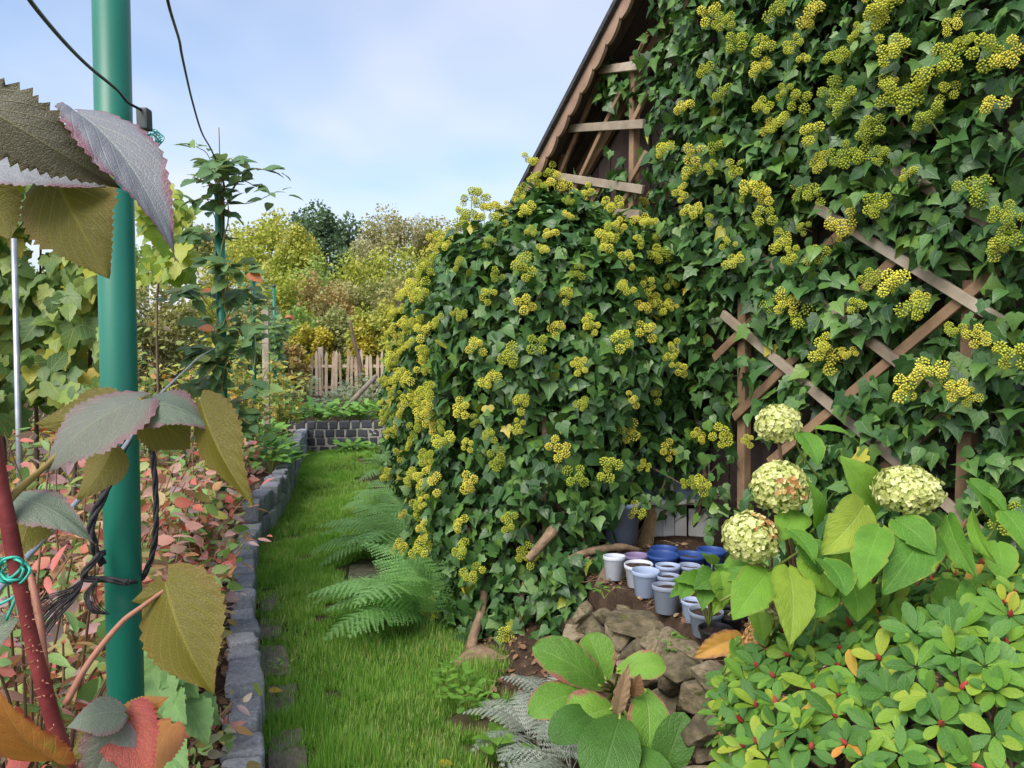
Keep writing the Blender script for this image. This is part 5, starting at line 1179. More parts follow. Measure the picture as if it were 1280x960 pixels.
fgl = [('fgp', (96, 140, .56), (224, 316, .53), 92, (.75, -.75, .55), dict(droop=.10, fold=.35, curl=.06)),
       ('fgd', (-45, 118, .52), (152, 236, .56), 92, (.25, .8, -.2), dict(droop=-.14, fold=.3, serr=.16, nve=6, nv=48)),
       ('fgp', (-35, 205, .60), (130, 228, .60), 84, (.1, -.75, .7), dict(droop=.05, fold=-.1)),
       ('fgo', (66, 212, .62), (139, 350, .60), 128, (-.1, .95, .1), dict(droop=-.05, fold=.08, cord=.04)),
       ('fgo', (-25, 230, .62), (14, 300, .62), 70, (0, .9, .1), dict()),
       ('fg', (172, 500, .66), (48, 592, .62), 118, (-.15, -.7, .7), dict(droop=.10, fold=-.2, curl=.05, cord=.16)),
       ('fgo', (150, 512, .70), (46, 530, .70), 74, (0, .85, -.2), dict(fold=.3)),
       ('fgo', (140, 560, .68), (98, 625, .66), 62, (.2, .9, -.1), dict(fold=.3)),
       ('fg', (168, 506, .67), (268, 530, .66), 78, (.1, -.55, .8), dict(droop=.14, fold=-.35, curl=.12)),
       ('fgo', (178, 512, .69), (240, 560, .68), 76, (.1, .9, -.2), dict(fold=.3)),
       ('fgo', (250, 500, .67), (320, 632, .64), 74, (.35, .8, -.1), dict(droop=-.08, fold=.5, curl=.03)),
       ('fg', (2, 622, .61), (120, 678, .60), 62, (.1, -.5, .85), dict(droop=.16, fold=-.3)),
       ('fgo', (40, 632, .63), (18, 700, .62), 60, (0, .9, -.1), dict()),
       ('fgo', (206, 728, .63), (272, 868, .60), 128, (-.05, .9, .1), dict(droop=-.10, fold=.35, serr=.07, cord=.14, nve=9)),
       ('fgo', (207, 738, .63), (165, 752, .63), 34, (0, .9, -.2), dict(fold=.4)),
       ('fgr', (66, 950, .55), (-12, 858, .50), 110, (-.1, -.9, .3), dict(droop=.06, fold=.2)),
       ('fg', (156, 890, .66), (82, 908, .64), 64, (0, -.5, .85), dict(droop=.14, fold=-.3)),
       ('fgo', (150, 890, .67), (88, 950, .66), 66, (-.1, .9, -.2), dict(fold=.3)),
       ('fg', (150, 905, .66), (110, 985, .64), 70, (.3, -.9, .2), dict(fold=.3)),
       ('fgr', (150, 892, .68), (212, 872, .68), 34, (.0, .7, -.6), dict(fold=.4)),
       ('fgpink', (160, 888, .68), (188, 985, .64), 74, (.2, -.9, .3), dict(fold=.5, droop=.1)),
       ('fg', (-30, 800, .60), (24, 772, .60), 66, (0, -.9, .3), dict()),
       ('fgr', (215, 905, .74), (176, 990, .70), 70, (-.2, -.8, .5), dict(fold=.2))]
for k, (mt, a, b, w, nh, kw) in enumerate(fgl):
    kw = dict(dict(droop=.08, fold=.25, shape='rasp', ripple=.011, serr=.11, cord=.08, curl=.04, wave=.02, seed=k * 1.7, nv=40, nu=7), **kw)
    put_leaf(br, M[mt], P(*a), P(*b), w * (a[2] + b[2]) / 2 / 960, nh, **kw)
stem(br, [P(140, 985, .66), P(146, 930, .66), P(154, 890, .66)], [.002, .0018], 6, 'stalk_olive', 'leaf_stalk')

# ------------------------------------------------------------------ autumn bushes of the berry bed
RED = [(0, (.36, .05, .04)), (.12, (.46, .13, .11)), (.3, (.38, .20, .19)), (.48, (.30, .23, .25)), (.58, (.40, .19, .08)), (.68, (.28, .26, .09)), (.78, (.15, .26, .07)), (1, (.14, .28, .08))]
MIX = [(0, (.36, .07, .045)), (.14, (.42, .17, .06)), (.3, (.34, .28, .06)), (.55, (.20, .28, .07)), (.8, (.13, .23, .07)), (1, (.30, .24, .20))]
YGR = [(0, (.40, .20, .04)), (.2, (.40, .34, .05)), (.5, (.26, .32, .06)), (.8, (.15, .25, .06)), (1, (.12, .20, .06))]
ORG = [(0, (.40, .09, .06)), (.2, (.44, .17, .12)), (.42, (.40, .25, .22)), (.6, (.34, .22, .10)), (.75, (.24, .27, .08)), (1, (.15, .27, .08))]
for nm, stp in (('red', RED), ('mix', MIX), ('ygr', YGR), ('org', ORG)):
    stp = [(a, tuple(min(.85, 1.28 * c) for c in b)) for a, b in stp]
    M['bush_' + nm] = leaf_mat('bush_leaf_' + nm, stp, under=None, rough=.5, trans=.28, vein=.3, veincol=(.45, .38, .25), bump=.2, mottle=.25)
BT = [OVATE, LANCE, lobed([(0, 0), (.22, .14), (.34, .36), (.24, .68), (0, 1)], [0, .3, .65, 1], .12, -.2, .36)]
BUSHM = {k: single_leaf_meshes(BT, M['bush_' + k]) for k in ('red', 'mix', 'ygr', 'org')}
def bush(px, d, h, spread, pal, nl, size, label, nsing=0, zb=.15, nst=19, name='berry_bush', cat='bush', group='berry bushes in the left bed', low=.25):
    x = (px - CX) / FPX * d; b = np.array([x, d, zb]); root = thing(name, b, label, cat, group); lp, nn, tt = [], [], []; sm = MB()
    for k in range(nst):
        az = rng.uniform(0, 6.3); r_ = spread * math.sqrt(rng.uniform(.02, 1)); hh = h * rng.uniform(.6, 1.02) * (1 - .25 * r_ / spread)
        tip = b + np.array([math.cos(az) * r_, math.sin(az) * r_, hh]); q = spline([b + rng.normal(0, .03, 3) * np.array([1, 1, 0]), b + np.array([math.cos(az) * r_ * .35, math.sin(az) * r_ * .35, hh * .55]) + rng.normal(0, .03, 3), tip], 5)
        sm.add(*tube(q, np.linspace(.006, .002, len(q)), 5, False))
        m = nl // nst; t = low + (1 - low) * rng.uniform(0, 1, m) ** .8
        c_ = np.stack([np.interp(t, np.linspace(0, 1, len(q)), q[:, i]) for i in range(3)], 1); aa = rng.uniform(0, 6.3, m); out = np.stack([np.cos(aa), np.sin(aa), rng.uniform(-.35, .5, m)], 1)
        c_ = c_ + out * rng.uniform(.01, .13, m)[:, None] * spread / .4; lp.append(c_); tt.append(out + np.array([0, 0, -.25])); nn.append(np.tile([0, 0, 1.0], (m, 1)) + np.array([0, -.35, 0]))
    lp, tt, nn = map(np.concatenate, (lp, tt, nn)); n = len(lp); R = frames(nn + rng.normal(0, .62, (n, 3)), tt)
    sm.build('stem', M['wood_brown'], root)
    leaf_cloud(root, BT, M['bush_' + pal], lp, R, rng.uniform(size * .55, size * 1.25, n), nsing, BUSHM[pal])
    return root
bl = [(30, 1.75, 1.16, .30, 'red', 300, .058, 'tall crimson and mauve leaved bush left of the thick green post', 40),
      (105, 2.5, 1.08, .42, 'org', 520, .055, 'orange-pink bush behind the thick green post', 40),
      (195, 2.9, .92, .36, 'red', 420, .058, 'waist-high pinkish bush between the two green posts', 40),
      (238, 3.5, .92, .30, 'red', 420, .06, 'mauve-pink bush leaning on the kerb before the bramble post', 40),
      (226, 4.1, 1.02, .42, 'org', 480, .058, 'orange-brown bush at the foot of the bramble post', 30),
      (270, 4.75, .80, .26, 'org', 300, .06, 'rusty bush against the kerb just behind the bramble post', 20),
      (160, 3.5, 1.12, .45, 'mix', 460, .055, 'green and coral bush behind the thick post, before the yellowing vine', 20),
      (50, 3.0, 1.15, .45, 'red', 480, .06, 'broad red bush at the foot of the yellowing vine', 30),
      (286, 6.0, .80, .28, 'red', 300, .065, 'mauve bush beside the raised end of the kerb', 15),
      (215, 5.3, 1.05, .50, 'mix', 560, .06, 'chest-high green and red bush behind the bramble post', 15),
      (175, 6.2, 1.55, .60, 'mix', 620, .07, 'tall mixed red and yellow bush below the white roof', 10),
      (240, 7.2, 1.75, .62, 'ygr', 700, .075, 'tall yellow-green bush below the white roof, beside the bramble post', 0),
      (300, 8.6, 1.5, .6, 'ygr', 600, .08, 'yellow-green bush beside the wooden stake', 0),
      (306, 7.7, 1.25, .16, 'ygr', 360, .075, 'narrow yellow-green bush hiding the foot of the distant green post', 0),
      (352, 10.6, 1.25, .40, 'ygr', 420, .085, 'yellow-green bush at the foot of the farthest green post', 0),
      (100, 5.2, 1.1, .6, 'mix', 520, .06, 'mixed green bush behind the thick post, among the vine stakes', 0),
      (60, 1.45, .55, .30, 'org', 300, .05, 'low orange bush beneath the red cane', 25),
      (140, 2.0, .62, .34, 'mix', 360, .052, 'low green and rust undergrowth at the thick post', 25),
      (245, 2.55, .18, .13, 'red', 40, .06, 'tiny plum red sprout beside the front kerb stones', 20),
      (-40, 2.3, .95, .4, 'red', 380, .058, 'crimson bush at the picture margin beside the tall crimson one', 10),
      (-30, 5.0, 1.2, .6, 'ygr', 500, .06, 'yellow-green bush behind the grey vine stake', 0),
      (235, 2.1, .22, .16, 'org', 60, .055, 'small orange sprout at the front end of the kerb', 15),
      (185, 1.7, .35, .22, 'red', 130, .05, 'small pink-leaved sprout at the foot of the thick post', 20)]
for t in bl: bush(t[0], t[1], t[2] * 1.08, t[3], t[4], int(t[5] * 1.35), t[6] * 1.02, t[7], nsing=t[8])
# green raspberry suckers
M['rasp'] = leaf_mat('raspberry_leaf', [(0, (.11, .24, .065)), (.6, (.17, .32, .085)), (1, (.26, .36, .08))], under=(.28, .34, .22), rough=.55, trans=.25, vein=.35, veincol=(.30, .42, .20), bump=.32, nveins=7, slant=.9, mscale=24, cells=300)
rs = thing('raspberry_sucker', G(205, 880, .15), 'light green raspberry sucker with toothed leaves beside the thick post', 'plant'); rb_ = world_loc(rs)
for k, (a, b, c, e, w, d) in enumerate(((196, 780, 198, 832, 46, 1.72), (200, 812, 240, 820, 30, 1.8), (205, 830, 248, 872, 52, 1.75), (190, 842, 215, 898, 50, 1.68), (215, 812, 180, 850, 48, 1.8), (225, 838, 200, 860, 34, 1.7), (215, 868, 232, 905, 36, 1.66), (182, 800, 200, 792, 30, 1.8), (235, 905, 210, 925, 44, 1.7), (200, 930, 235, 965, 44, 1.6), (245, 880, 275, 905, 40, 1.78), (232, 878, 260, 930, 46, 1.7))):
    put_leaf(rs, M['rasp'], P(a, b, d), P(c, e, d - .06), w * d / 960 * 1.1, (rng.normal(0, .3), -.7, .7), droop=.10, fold=.25, shape='rasp', ripple=.025, serr=.10, cord=.08, curl=.06, wave=.02, seed=k)
    stem(rs, [rb_, (rb_ + P(a, b, d)) / 2 + np.array([0, 0, .03]), P(a, b, d)], [.003, .002], 5, 'umbel_stalk', 'leaf_stalk', 4)

# ------------------------------------------------------------------ bramble on the second post
M['climb'] = leaf_mat('climber_leaf', [(0, (.085, .18, .075)), (.6, (.13, .25, .09)), (.88, (.20, .32, .09)), (.96, (.26, .30, .08)), (.975, (.5, .14, .06)), (1, (.5, .18, .08))], under=(.20, .28, .17), rough=.45, trans=.25, vein=.35, veincol=(.22, .32, .14), bump=.4, nveins=6, slant=.8)
cb = thing('post_bramble', (p2[0], p2[1], .15), 'dark green leafy bramble climbing the second green post', 'bramble'); lp, lR, ls = [], [], []
for k in range(46):
    z = rng.uniform(.9, 2.62); az = rng.uniform(0, 6.3); r_ = rng.uniform(.05, .30) * (1.05 if z > 1.2 else .7); c_ = np.array([p2[0] + r_ * math.cos(az) * 1.15, p2[1] + r_ * math.sin(az), z])
    q = spline([np.array([p2[0] + .02, p2[1] - .03, z - .18]), (c_ + np.array([p2[0], p2[1], z])) / 2 + np.array([0, 0, .02]), c_], 4); MB().add(*tube(q, .0028, 5, False)).build('shoot', M['stalk_olive'], cb)
    for j in range(9):
        t = rng.uniform(.3, 1.15); f = rng.uniform(0, 6.3); tt = np.array([math.cos(f), math.sin(f), rng.uniform(-.7, .25)]); pp_ = np.array([np.interp(min(1, t), np.linspace(0, 1, len(q)), q[:, i]) for i in range(3)]) + tt * .02
        lp.append(pp_); ls.append(rng.uniform(.07, .13)); lR.append(frames(np.array([[-tt[0] * .2, -.35, .9]]) + rng.normal(0, .3, (1, 3)), tt[None])[0])
leaf_cloud(cb, [OVATE, RASP], M['climb'], np.array(lp), np.array(lR), np.array(ls), 170, single_leaf_meshes([OVATE, RASP], M['climb']))
stem(cb, [np.array([p2[0] + .04, p2[1] - .05, z + 0.0]) + np.array([.03 * math.sin(9 * z), -.02 * math.cos(9 * z), 0]) for z in np.linspace(.15, 2.75, 12)], [.006, .005, .003], 6, 'stalk_olive', 'cane', 4)
for a in ((245, 183), (345, 240)):
    stem(cb, [np.array([p2[0], p2[1], 2.35]), P((a[0] + 278) / 2, a[1] + 14, 4.4), P(*a, 4.35)], [.003, .002], 5, 'stalk_olive', 'shoot', 5)
    lp2 = np.array([P(a[0] + rng.normal(0, 12), a[1] + rng.normal(4, 7), 4.35) for _ in range(7)]); tt = rng.normal(0, 1, (7, 3)); MBx = MB().scatter(OVATE, lp2, frames(np.array([[0, -.3, 1.0]] * 7) + rng.normal(0, .3, (7, 3)), tt), rng.uniform(.06, .1, 7), rng.uniform(0, .8, 7)); kind(MBx.build('foliage', M['climb'], cb), 'stuff')

def far_climber(p, z0, z1, n, label):
    root = thing('post_bramble', (p[0], p[1], .15), label, 'bramble'); z = rng.uniform(z0, z1, n); az = rng.uniform(0, 6.3, n); r_ = rng.uniform(.04, .26, n) * (.6 + .4 * np.sin(z * 7))
    pos = np.stack([p[0] + r_ * np.cos(az), p[1] + r_ * np.sin(az) * .8, z], 1); tt = np.stack([np.cos(az), np.sin(az), rng.uniform(-.8, .2, n)], 1)
    leaf_cloud(root, [OVATE, RASP], M['climb'], pos, frames(np.array([[0, -.4, .9]]) + rng.normal(0, .35, (n, 3)), tt), rng.uniform(.08, .14, n), 0, [])
    stem(root, [np.array([p[0] + .04 * math.sin(5 * q), p[1] - .05, q]) for q in np.linspace(.15, z1, 8)], [.008, .004], 6, 'stalk_olive', 'cane', 4)
far_climber(p3, 1.5, 2.3, 110, 'loose green bramble climbing the distant green post')
far_climber(p4, 1.3, 2.1, 160, 'sparse green bramble climbing the farthest thin post')

# ------------------------------------------------------------------ yellowing vine on stakes at the left
VST = [(0, (.42, .30, .035)), (.12, (.40, .40, .05)), (.35, (.22, .32, .055)), (.7, (.11, .21, .045)), (1, (.07, .15, .04))]
M['vine'] = leaf_mat('vine_leaf', VST, under=(.25, .32, .14), rough=.45, trans=.28, vein=.45, veincol=(.38, .44, .14), bump=.35, nveins=4, slant=1.4, mottle=.35, blotch=((.36, .22, .05), 22, .64))
M['vine_lime'] = leaf_mat('vine_lime_leaf', [(0, (.42, .44, .05)), (.6, (.30, .42, .05)), (1, (.14, .26, .05))], rough=.45, trans=.35, vein=.35, veincol=(.45, .5, .15), bump=.3, nveins=4, slant=1.4)
def vine(name, base, label, n, x0, x1, y0, y1, d, th, size, mat, nsing):
    root = thing(name, base, label, 'vine'); pos = []
    while len(pos) < n:
        a, b = rng.uniform(x0, x1), rng.uniform(y0, y1); f = mnoise.noise((a * .018, b * .018, d)); dd = d + th * rng.uniform(0, 1) - .25 * f
        if f > -.38: pos.append(P(a, b, dd))
    pos = np.array(pos); R = rand_frames(np.tile([.15, -.9, .55], (n, 1)), [0, -.2, -1.0], .35, .5); leaf_cloud(root, [VINE, VINE, RASP], M[mat], pos, R, rng.uniform(size * .65, size * 1.2, n), nsing, single_leaf_meshes([VINE, VINE, RASP], M[mat])); return root
vn = vine('grape_vine', (P(60, 500, 3.9)[0], 3.9, .15), 'yellowing grape vine wall behind the thick green post', 980, -90, 150, 215, 520, 3.7, .5, .108, 'vine', 190)
for k in range(9):
    a = -60 + k * 24; stem(vn, [np.array([P(a, 500, 4.0)[0], 4.0, .15]), P(a + rng.normal(0, 10), 480, 4.0), P(a + rng.normal(0, 14), 380, 4.05), P(a + rng.normal(0, 14), 270, 4.0)], [.014, .008, .004], 6, 'bark', 'vine_stem', 5)
vine('grape_vine', (P(205, 300, 5.4)[0], 5.4, .15), 'lime green vine top beside the thick post above the white roof', 120, 168, 236, 235, 345, 5.3, .4, .12, 'vine_lime', 40)
stem(bpy.data.objects['grape_vine.001'], [np.array([P(200, 300, 5.5)[0], 5.5, .15]), P(196, 420, 5.5), P(202, 300, 5.5)], [.012, .006], 6, 'bark', 'vine_stem', 6)
vs = P(21, 480, 3.55); tag(MB().add(*tube([(vs[0], vs[1], .1), (vs[0] + .005, vs[1], 2.02)], .0135, 10)).build('vine_stake', M['steel']), 'slim grey metal stake standing before the yellowing vine', 'stake')

# ------------------------------------------------------------------ wooden stake, picket fence, leafy bed plants
ws_ = P(333, 480, 9.4); a_ = G(333, 523, .30)
sk = MB().add(*bar((ws_[0], 9.4, .1), (ws_[0], 9.4, P(333, 386, 9.4)[2]), .075, .055, (0, 1, 0), .003)); tag(sk.build('wooden_stake', M['wood'], smooth=False), 'upright square wooden stake beyond the bramble post', 'stake')
stn = P(450, 465, 12.6)
tag(MB().add(*tube([P(430, 512, 12.4), P(470, 470, 12.8)], [.05, .04], 8)).build('leaning_pole', M['wood']), 'pale pole leaning against the far corner of the ivy', 'pole')
tag(MB().add(*tube(spline([P(452, 500, 16), P(450, 455, 16), P(442, 425, 16), P(438, 400, 16)], 5), [.05] * 4 + [.045] * 4 + [.04] * 4 + [.03] * 4, 7)).build('bare_sapling', M['bark']), 'thin bare sapling stem in front of the picket fence', 'tree')
fence = thing('picket_fence', (-3.9, 19, .4), 'weathered wooden picket fence at the back of the upper garden', 'fence'); k = 0
M['picket'] = surf_mat('picket_wood', [(.3, (.26, .19, .13)), (.7, (.48, .39, .29))], scale=5, rough=.85, bump=.4, perobj=.5)
pk = MB()
V = np.array([(-.035, 0, 0), (.035, 0, 0), (.035, 0, .92), (0, 0, 1.0), (-.035, 0, .92)]); Vb = V + np.array([0, .02, 0]); F = [(0, 1, 2), (0, 2, 4), (4, 2, 3), (5, 7, 6), (5, 9, 7), (9, 8, 7)]
for i in range(5): j = (i + 1) % 5; F += [(i, i + 5, j + 5), (i, j + 5, j)]
PK = MB().add(np.vstack([V, Vb]), F).mesh('picket', M['picket'], smooth=False)
for x in np.arange(-7.6, -2.6, .125):
    if rng.random() < .05: continue
    th = rng.normal(0, .03); inst('picket', PK, fence, (x + rng.normal(0, .01), 19 + rng.normal(0, .01), .40), np.array([[math.cos(th), 0, math.sin(th)], [0, 1, 0], [-math.sin(th), 0, math.cos(th)]]), (rng.uniform(.8, 1.15), 1, rng.uniform(1.0, 1.22)))
for z in (.62, 1.15): MB().add(*bar((-7.7, 19.05, z), (-2.6, 19.05, z), .07, .04, (0, 1, 0))).build('rail', M['picket'], fence, smooth=False)
for x in (-7.2, -4.75, -2.8): MB().add(*bar((x, 19.1, .3), (x, 19.1, 1.62 if x == -4.75 else 1.5), .12, .12, (0, 1, 0))).build('fence_post', M['wood'], fence, smooth=False)

M['leafy'] = leaf_mat('leafy_green', [(0, (.10, .27, .04)), (.6, (.16, .36, .055)), (1, (.22, .40, .07))], under=(.2, .32, .12), rough=.45, trans=.25, vein=.4, veincol=(.32, .46, .16), bump=.3, nveins=5, slant=.9)
M['greyleaf'] = leaf_mat('grey_green_leaf', [(0, (.13, .19, .11)), (1, (.22, .28, .17))], rough=.6, trans=.2, vein=.2, bump=.1)
LM = {k: single_leaf_meshes([OVATE, OBOV], M[k]) for k in ('leafy', 'greyleaf')}
def leafy(x, y, z, r_, h, n, size, label, mat='leafy', nsing=0, name='leafy_plant', group=None):
    b = np.array([x, y, z]); root = thing(name, b, label, 'plant', group); az = rng.uniform(0, 6.3, n); rr = r_ * np.sqrt(rng.uniform(0, 1, n)); el = rng.uniform(.05, .7, n)
    pos = b + np.stack([rr * np.cos(az), rr * np.sin(az), h * rng.uniform(.25, 1, n) * (1 - .4 * (rr / r_) ** 2)], 1); t = np.stack([np.cos(az), np.sin(az), el - .3], 1); nn = np.stack([-.5 * np.cos(az), -.5 * np.sin(az) - .2, np.ones(n)], 1)
    leaf_cloud(root, [OVATE, OBOV], M[mat], pos, frames(nn + rng.normal(0, .25, (n, 3)), t + rng.normal(0, .25, (n, 3))), rng.uniform(size * .7, size * 1.25, n), nsing, LM[mat])
    sm = MB()
    for q in pos[::3]: sm.add(*tube([b + (q - b) * np.array([.2, .2, 0]), (b + q) / 2, q], .003, 3, False))
    sm.build('stem', M['umbel_stalk'], root)
leafy(-2.46, 7.75, .28, .24, .36, 90, .16, 'broad bright green leaves spilling over the raised end of the kerb', nsing=60)
leafy(-2.85, 8.7, .28, .28, .36, 80, .16, 'bright green leafy clump on the bed behind the kerb end', nsing=40)
leafy(-3.25, 9.8, .28, .30, .34, 70, .16, 'bright green leafy clump before the cross wall corner', nsing=20)
for i, (x, lab) in enumerate(((-3.55, 'green leafy row plant above the corner of cross wall and kerb'), (-3.1, 'green leafy row plant above the left part of the cross wall'), (-2.7, 'green leafy row plant above the middle of the cross wall'), (-2.3, 'green leafy row plant above the right part of the cross wall'), (-1.95, 'green leafy row plant where ivy meets the cross wall'))):
    leafy(x, 12.0 + .1 * (i % 2), .36, .28, .36, 70, .18, lab, nsing=25, group='leafy plants above the cross wall')
for i, (x, y, lab) in enumerate(((-2.35, 11.25, 'low green leaves growing at the foot of the cross wall'), (-1.95, 11.2, 'low green leaves at the right foot of the cross wall'))): leafy(x, y, 0, .2, .2, 45, .13, lab, nsing=10)
for i, (x, y, h, lab) in enumerate(((-5.3, 13.6, .7, 'grey-green herb clump left of the wooden stake'), (-4.5, 14.2, .6, 'grey-green herb clump right of the wooden stake'), (-5.0, 17.5, .8, 'tall grey-green shrub against the picket fence'), (-3.0, 15.6, .7, 'grey-green herb clump before the bare sapling'), (-5.6, 16.5, .8, 'grey-green herb clump left before the picket fence'), (-2.9, 13.4, .5, 'grey-green tuft by the leaning pole'))):
    leafy(x, y, .38, .55, h, 320, .10, lab, 'greyleaf', name='herb_clump')

# ------------------------------------------------------------------ background shrubs, trees and a white house
def crown_mat(nm, a, b, c): return leaf_mat(nm, [(0, a), (.5, b), (1, c)], rough=.6, trans=.25, vein=0, bump=0, mottle=0)
M['c_yel'] = crown_mat('crown_yellow_green', (.28, .35, .05), (.38, .42, .06), (.48, .44, .08))
M['c_olive'] = crown_mat('crown_olive', (.22, .26, .08), (.32, .33, .11), (.40, .34, .15))
M['c_brown'] = crown_mat('crown_brown', (.34, .30, .15), (.38, .35, .19), (.36, .38, .15))
M['c_dark'] = crown_mat('crown_dark_hazed', (.085, .15, .08), (.12, .20, .10), (.16, .24, .12))  # distance haze is painted in: leaf colours lightened for the far tree
M['c_green'] = crown_mat('crown_green', (.16, .29, .06), (.24, .36, .08), (.33, .41, .10))
M['c_gold'] = crown_mat('crown_gold', (.40, .34, .03), (.50, .42, .04), (.34, .34, .05))
M['c_rust'] = crown_mat('crown_rust', (.42, .24, .08), (.36, .30, .11), (.30, .33, .10))
def tree(name, px, ytop, d, wpx, mat, n, leaf, label, cat='tree', ybase=None, group=None, trunk=.12, squash=1.0):
    n = int(n * 2.2)
    x = (px - CX) / FPX * d; zt = P(px, ytop, d)[2]; zg = .45 + max(0, d - 14) * .012 if d < 60 else 1.0
    W = wpx * d / FPX / 2; zb = zg + (zt - zg) * (.30 if cat == 'tree' else .06); Hc = (zt - zb) / 2; c = np.array([x, d, zb + Hc]); root = thing(name, (x, d, zg), label, cat, group)
    K = 46; u = unit(rng.normal(0, 1, (K, 3))) * (rng.uniform(.25, 1, K) ** .5)[:, None]; cc = c + u * np.array([W, W * .8, Hc]) * .86
    tr_ = MB(); top_ = c + np.array([0, 0, Hc * .3]); q = spline([np.array([x, d, zg - .2]), np.array([x + rng.normal(0, .1), d, (zg + c[2]) / 2]), top_], 5); tr_.add(*tube(q, np.linspace(trunk, trunk * .35, len(q)), 7)); tr_.build('trunk', M['bark'], root)
    lm = MB()
    for e in cc[::3]:
        s_ = q[rng.integers(len(q) // 3, len(q))]; lm.add(*tube(spline([s_, (s_ + e) / 2 + np.array([0, 0, -.06 * W]), e], 3), np.linspace(trunk * .32, trunk * .06, 7), 4, False))
    lm.build('limb', M['bark'], root)
    k = rng.integers(0, K, n); g = rng.normal(0, 1, (n, 3)); g = unit(g) * (rng.uniform(0, 1, n) ** .45)[:, None]
    pos = cc[k] + g * np.array([W, W, Hc * .9]) * rng.uniform(.22, .34, K)[k][:, None]
    R = frames(rng.normal(0, 1, (n, 3)) + np.array([0, -.3, .6]), rng.normal(0, 1, (n, 3)))
    kind(MB().scatter(BITS, pos, R, rng.uniform(leaf * .35, leaf * .8, n), np.clip(rng.uniform(0, 1, K)[k] * .6 + rng.uniform(0, .4, n), 0, 1)).build('crown', M[mat], root), 'stuff')
    return root
tg_ = 'trees behind the picket fence'
tree('tree', 408, 250, 44, 108, 'c_dark', 5200, .30, 'dark green rounded tree rising above the yellow trees', trunk=.25, group=tg_)
tree('tree', 330, 258, 32, 120, 'c_yel', 6000, .20, 'yellow-green tree right of the bramble post', group=tg_)
tree('tree', 372, 282, 30, 80, 'c_yel', 3600, .18, 'smaller yellow-green tree in front of the dark tree', group=tg_)
tree('tree', 492, 262, 46, 120, 'c_brown', 5200, .24, 'thin brownish tree beside the dark tree', group=tg_)
tree('tree', 552, 266, 48, 110, 'c_olive', 5200, .24, 'olive brown tree behind the crest of the ivy', group=tg_)
tree('tree', 455, 300, 38, 70, 'c_brown', 2600, .2, 'small bare brown tree between dark tree and fence', group=tg_)
tree('tree', 570, 292, 30, 100, 'c_yel', 4600, .18, 'golden-green tree just left of the ivy crest', group=tg_)
tree('tree', 250, 275, 36, 130, 'c_olive', 4600, .22, 'olive tree behind the bramble post', group=tg_)
tree('tree', 120, 280, 36, 160, 'c_green', 4800, .24, 'green tree behind the yellowing vine', group=tg_)
tree('tree', 640, 285, 40, 110, 'c_olive', 3000, .24, 'olive tree hidden behind the ivy crest', group=tg_)
tree('tree', -40, 260, 34, 200, 'c_green', 4800, .26, 'broad green tree beyond the vine at the margin', group=tg_)
sg = 'shrubs in the upper garden'
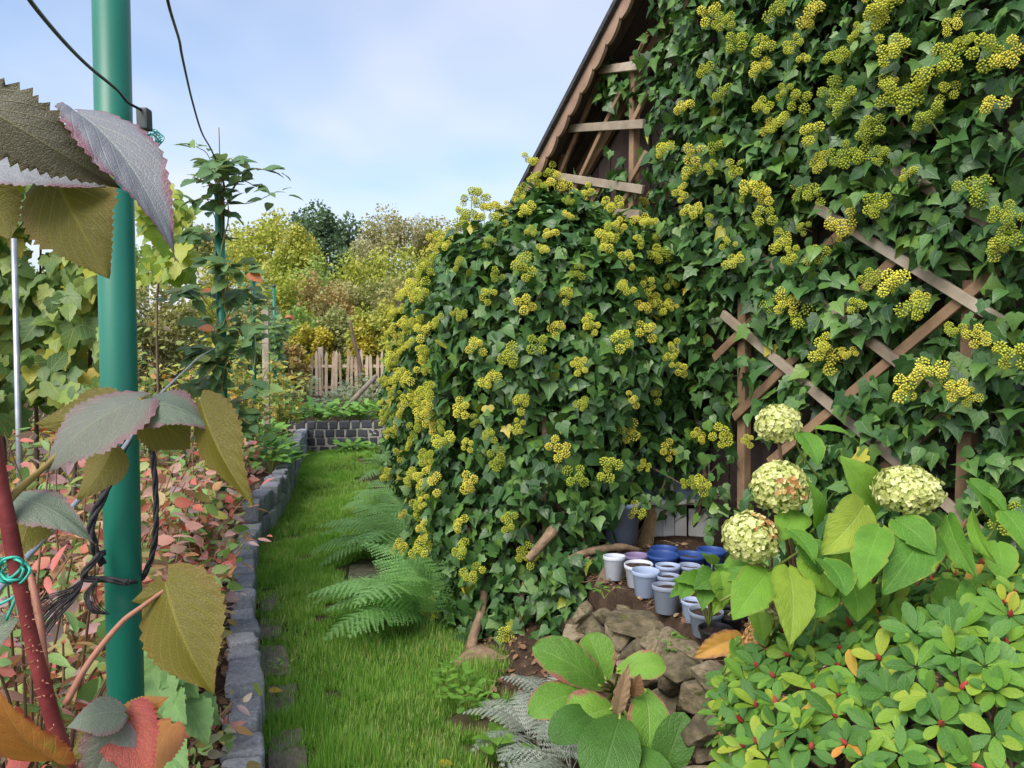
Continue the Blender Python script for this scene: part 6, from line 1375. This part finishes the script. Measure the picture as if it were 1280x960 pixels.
sh = [(345, 330, 22, 110, 'c_yel', 'yellow-green shrub behind the wooden stake'), (400, 335, 24, 110, 'c_rust', 'rusty shrub in front of the dark tree'), (450, 340, 26, 120, 'c_olive', 'olive shrub behind the bare sapling'), (520, 325, 24, 120, 'c_olive', 'olive shrub left of the ivy crest'),
      (370, 378, 20.5, 90, 'c_green', 'green shrub over the left part of the picket fence'), (425, 380, 20.5, 90, 'c_olive', 'grey-olive shrub over the middle of the picket fence'), (472, 372, 20, 80, 'c_yel', 'yellow shrub over the right part of the picket fence'), (390, 400, 19.8, 60, 'c_gold', 'small golden bush just behind the pickets'), (455, 398, 19.8, 44, 'c_gold', 'bright yellow flowering clump beside the ivy edge'),
      (310, 345, 18, 90, 'c_olive', 'olive shrub between the bramble post and the stake'), (360, 425, 16, 60, 'c_rust', 'brown twiggy shrub beside the wooden stake'), (320, 400, 13, 80, 'c_green', 'green shrub below the farthest green post'), (250, 358, 14, 110, 'c_yel', 'yellow-green shrub below the white roof'), (200, 346, 13, 110, 'c_olive', 'olive shrub in front of the white house'), (110, 340, 12, 120, 'c_green', 'green shrub behind the yellowing vine'), (20, 330, 12, 140, 'c_green', 'green shrub behind the grey vine stake'), (540, 345, 20, 90, 'c_gold', 'golden shrub tucked behind the ivy'), (420, 430, 20.2, 50, 'c_green', 'low green bush behind the pickets'), (300, 300, 27, 110, 'c_yel', 'tall yellow-green thicket behind the farthest green post'), (440, 318, 28, 120, 'c_yel', 'yellow-green thicket before the brownish tree'), (500, 300, 29, 120, 'c_yel', 'yellow-green thicket between the brownish tree and the ivy'), (385, 310, 27, 90, 'c_green', 'fresh green thicket below the dark tree')]
for a, b, d, w, mt, lab in sh: tree('garden_shrub', a, b, d, w, mt, 3400, .0055 * d + .02, lab, 'shrub', group=sg, trunk=.05)
hs = thing('white_house', (P(205, 400, 30)[0], 30, .6), 'white gabled garden house glimpsed between thick post and bramble post', 'house'); c0 = P(207, 345, 30); zr = P(207, 327, 30)[2]; ze = P(207, 350, 30)[2]
M['house_white'] = surf_mat('white_render', [(.3, (.62, .64, .70)), (.7, (.74, .76, .80))], scale=3, rough=.8, bump=.1)
x0, x1, xm = P(186, 345, 30)[0], P(240, 345, 30)[0], P(205, 345, 30)[0]
wl_ = MB().add([(x0, 30, .4), (x1, 30, .4), (x1, 30, ze), (xm, 30, zr), (x0, 30, ze), (x0, 36, .4), (x1, 36, .4), (x1, 36, ze), (xm, 36, zr), (x0, 36, ze)], [(0, 1, 2), (0, 2, 4), (4, 2, 3), (5, 7, 6), (5, 9, 7), (9, 8, 7), (0, 4, 9), (0, 9, 5), (1, 6, 7), (1, 7, 2)]); wl_.build('wall', M['house_white'], hs, smooth=False)
for xa, za, xb, zb2 in ((x0 - .2, ze - .1, xm, zr + .05), (xm, zr + .05, x1 + .3, ze - .15)):
    MB().add(*hexa([(xa, 29.8, za), (xb, 29.8, zb2), (xb, 36.2, zb2), (xa, 36.2, za), (xa, 29.8, za + .12), (xb, 29.8, zb2 + .12), (xb, 36.2, zb2 + .12), (xa, 36.2, za + .12)])).build('roof', M['house_white'], hs, smooth=False)
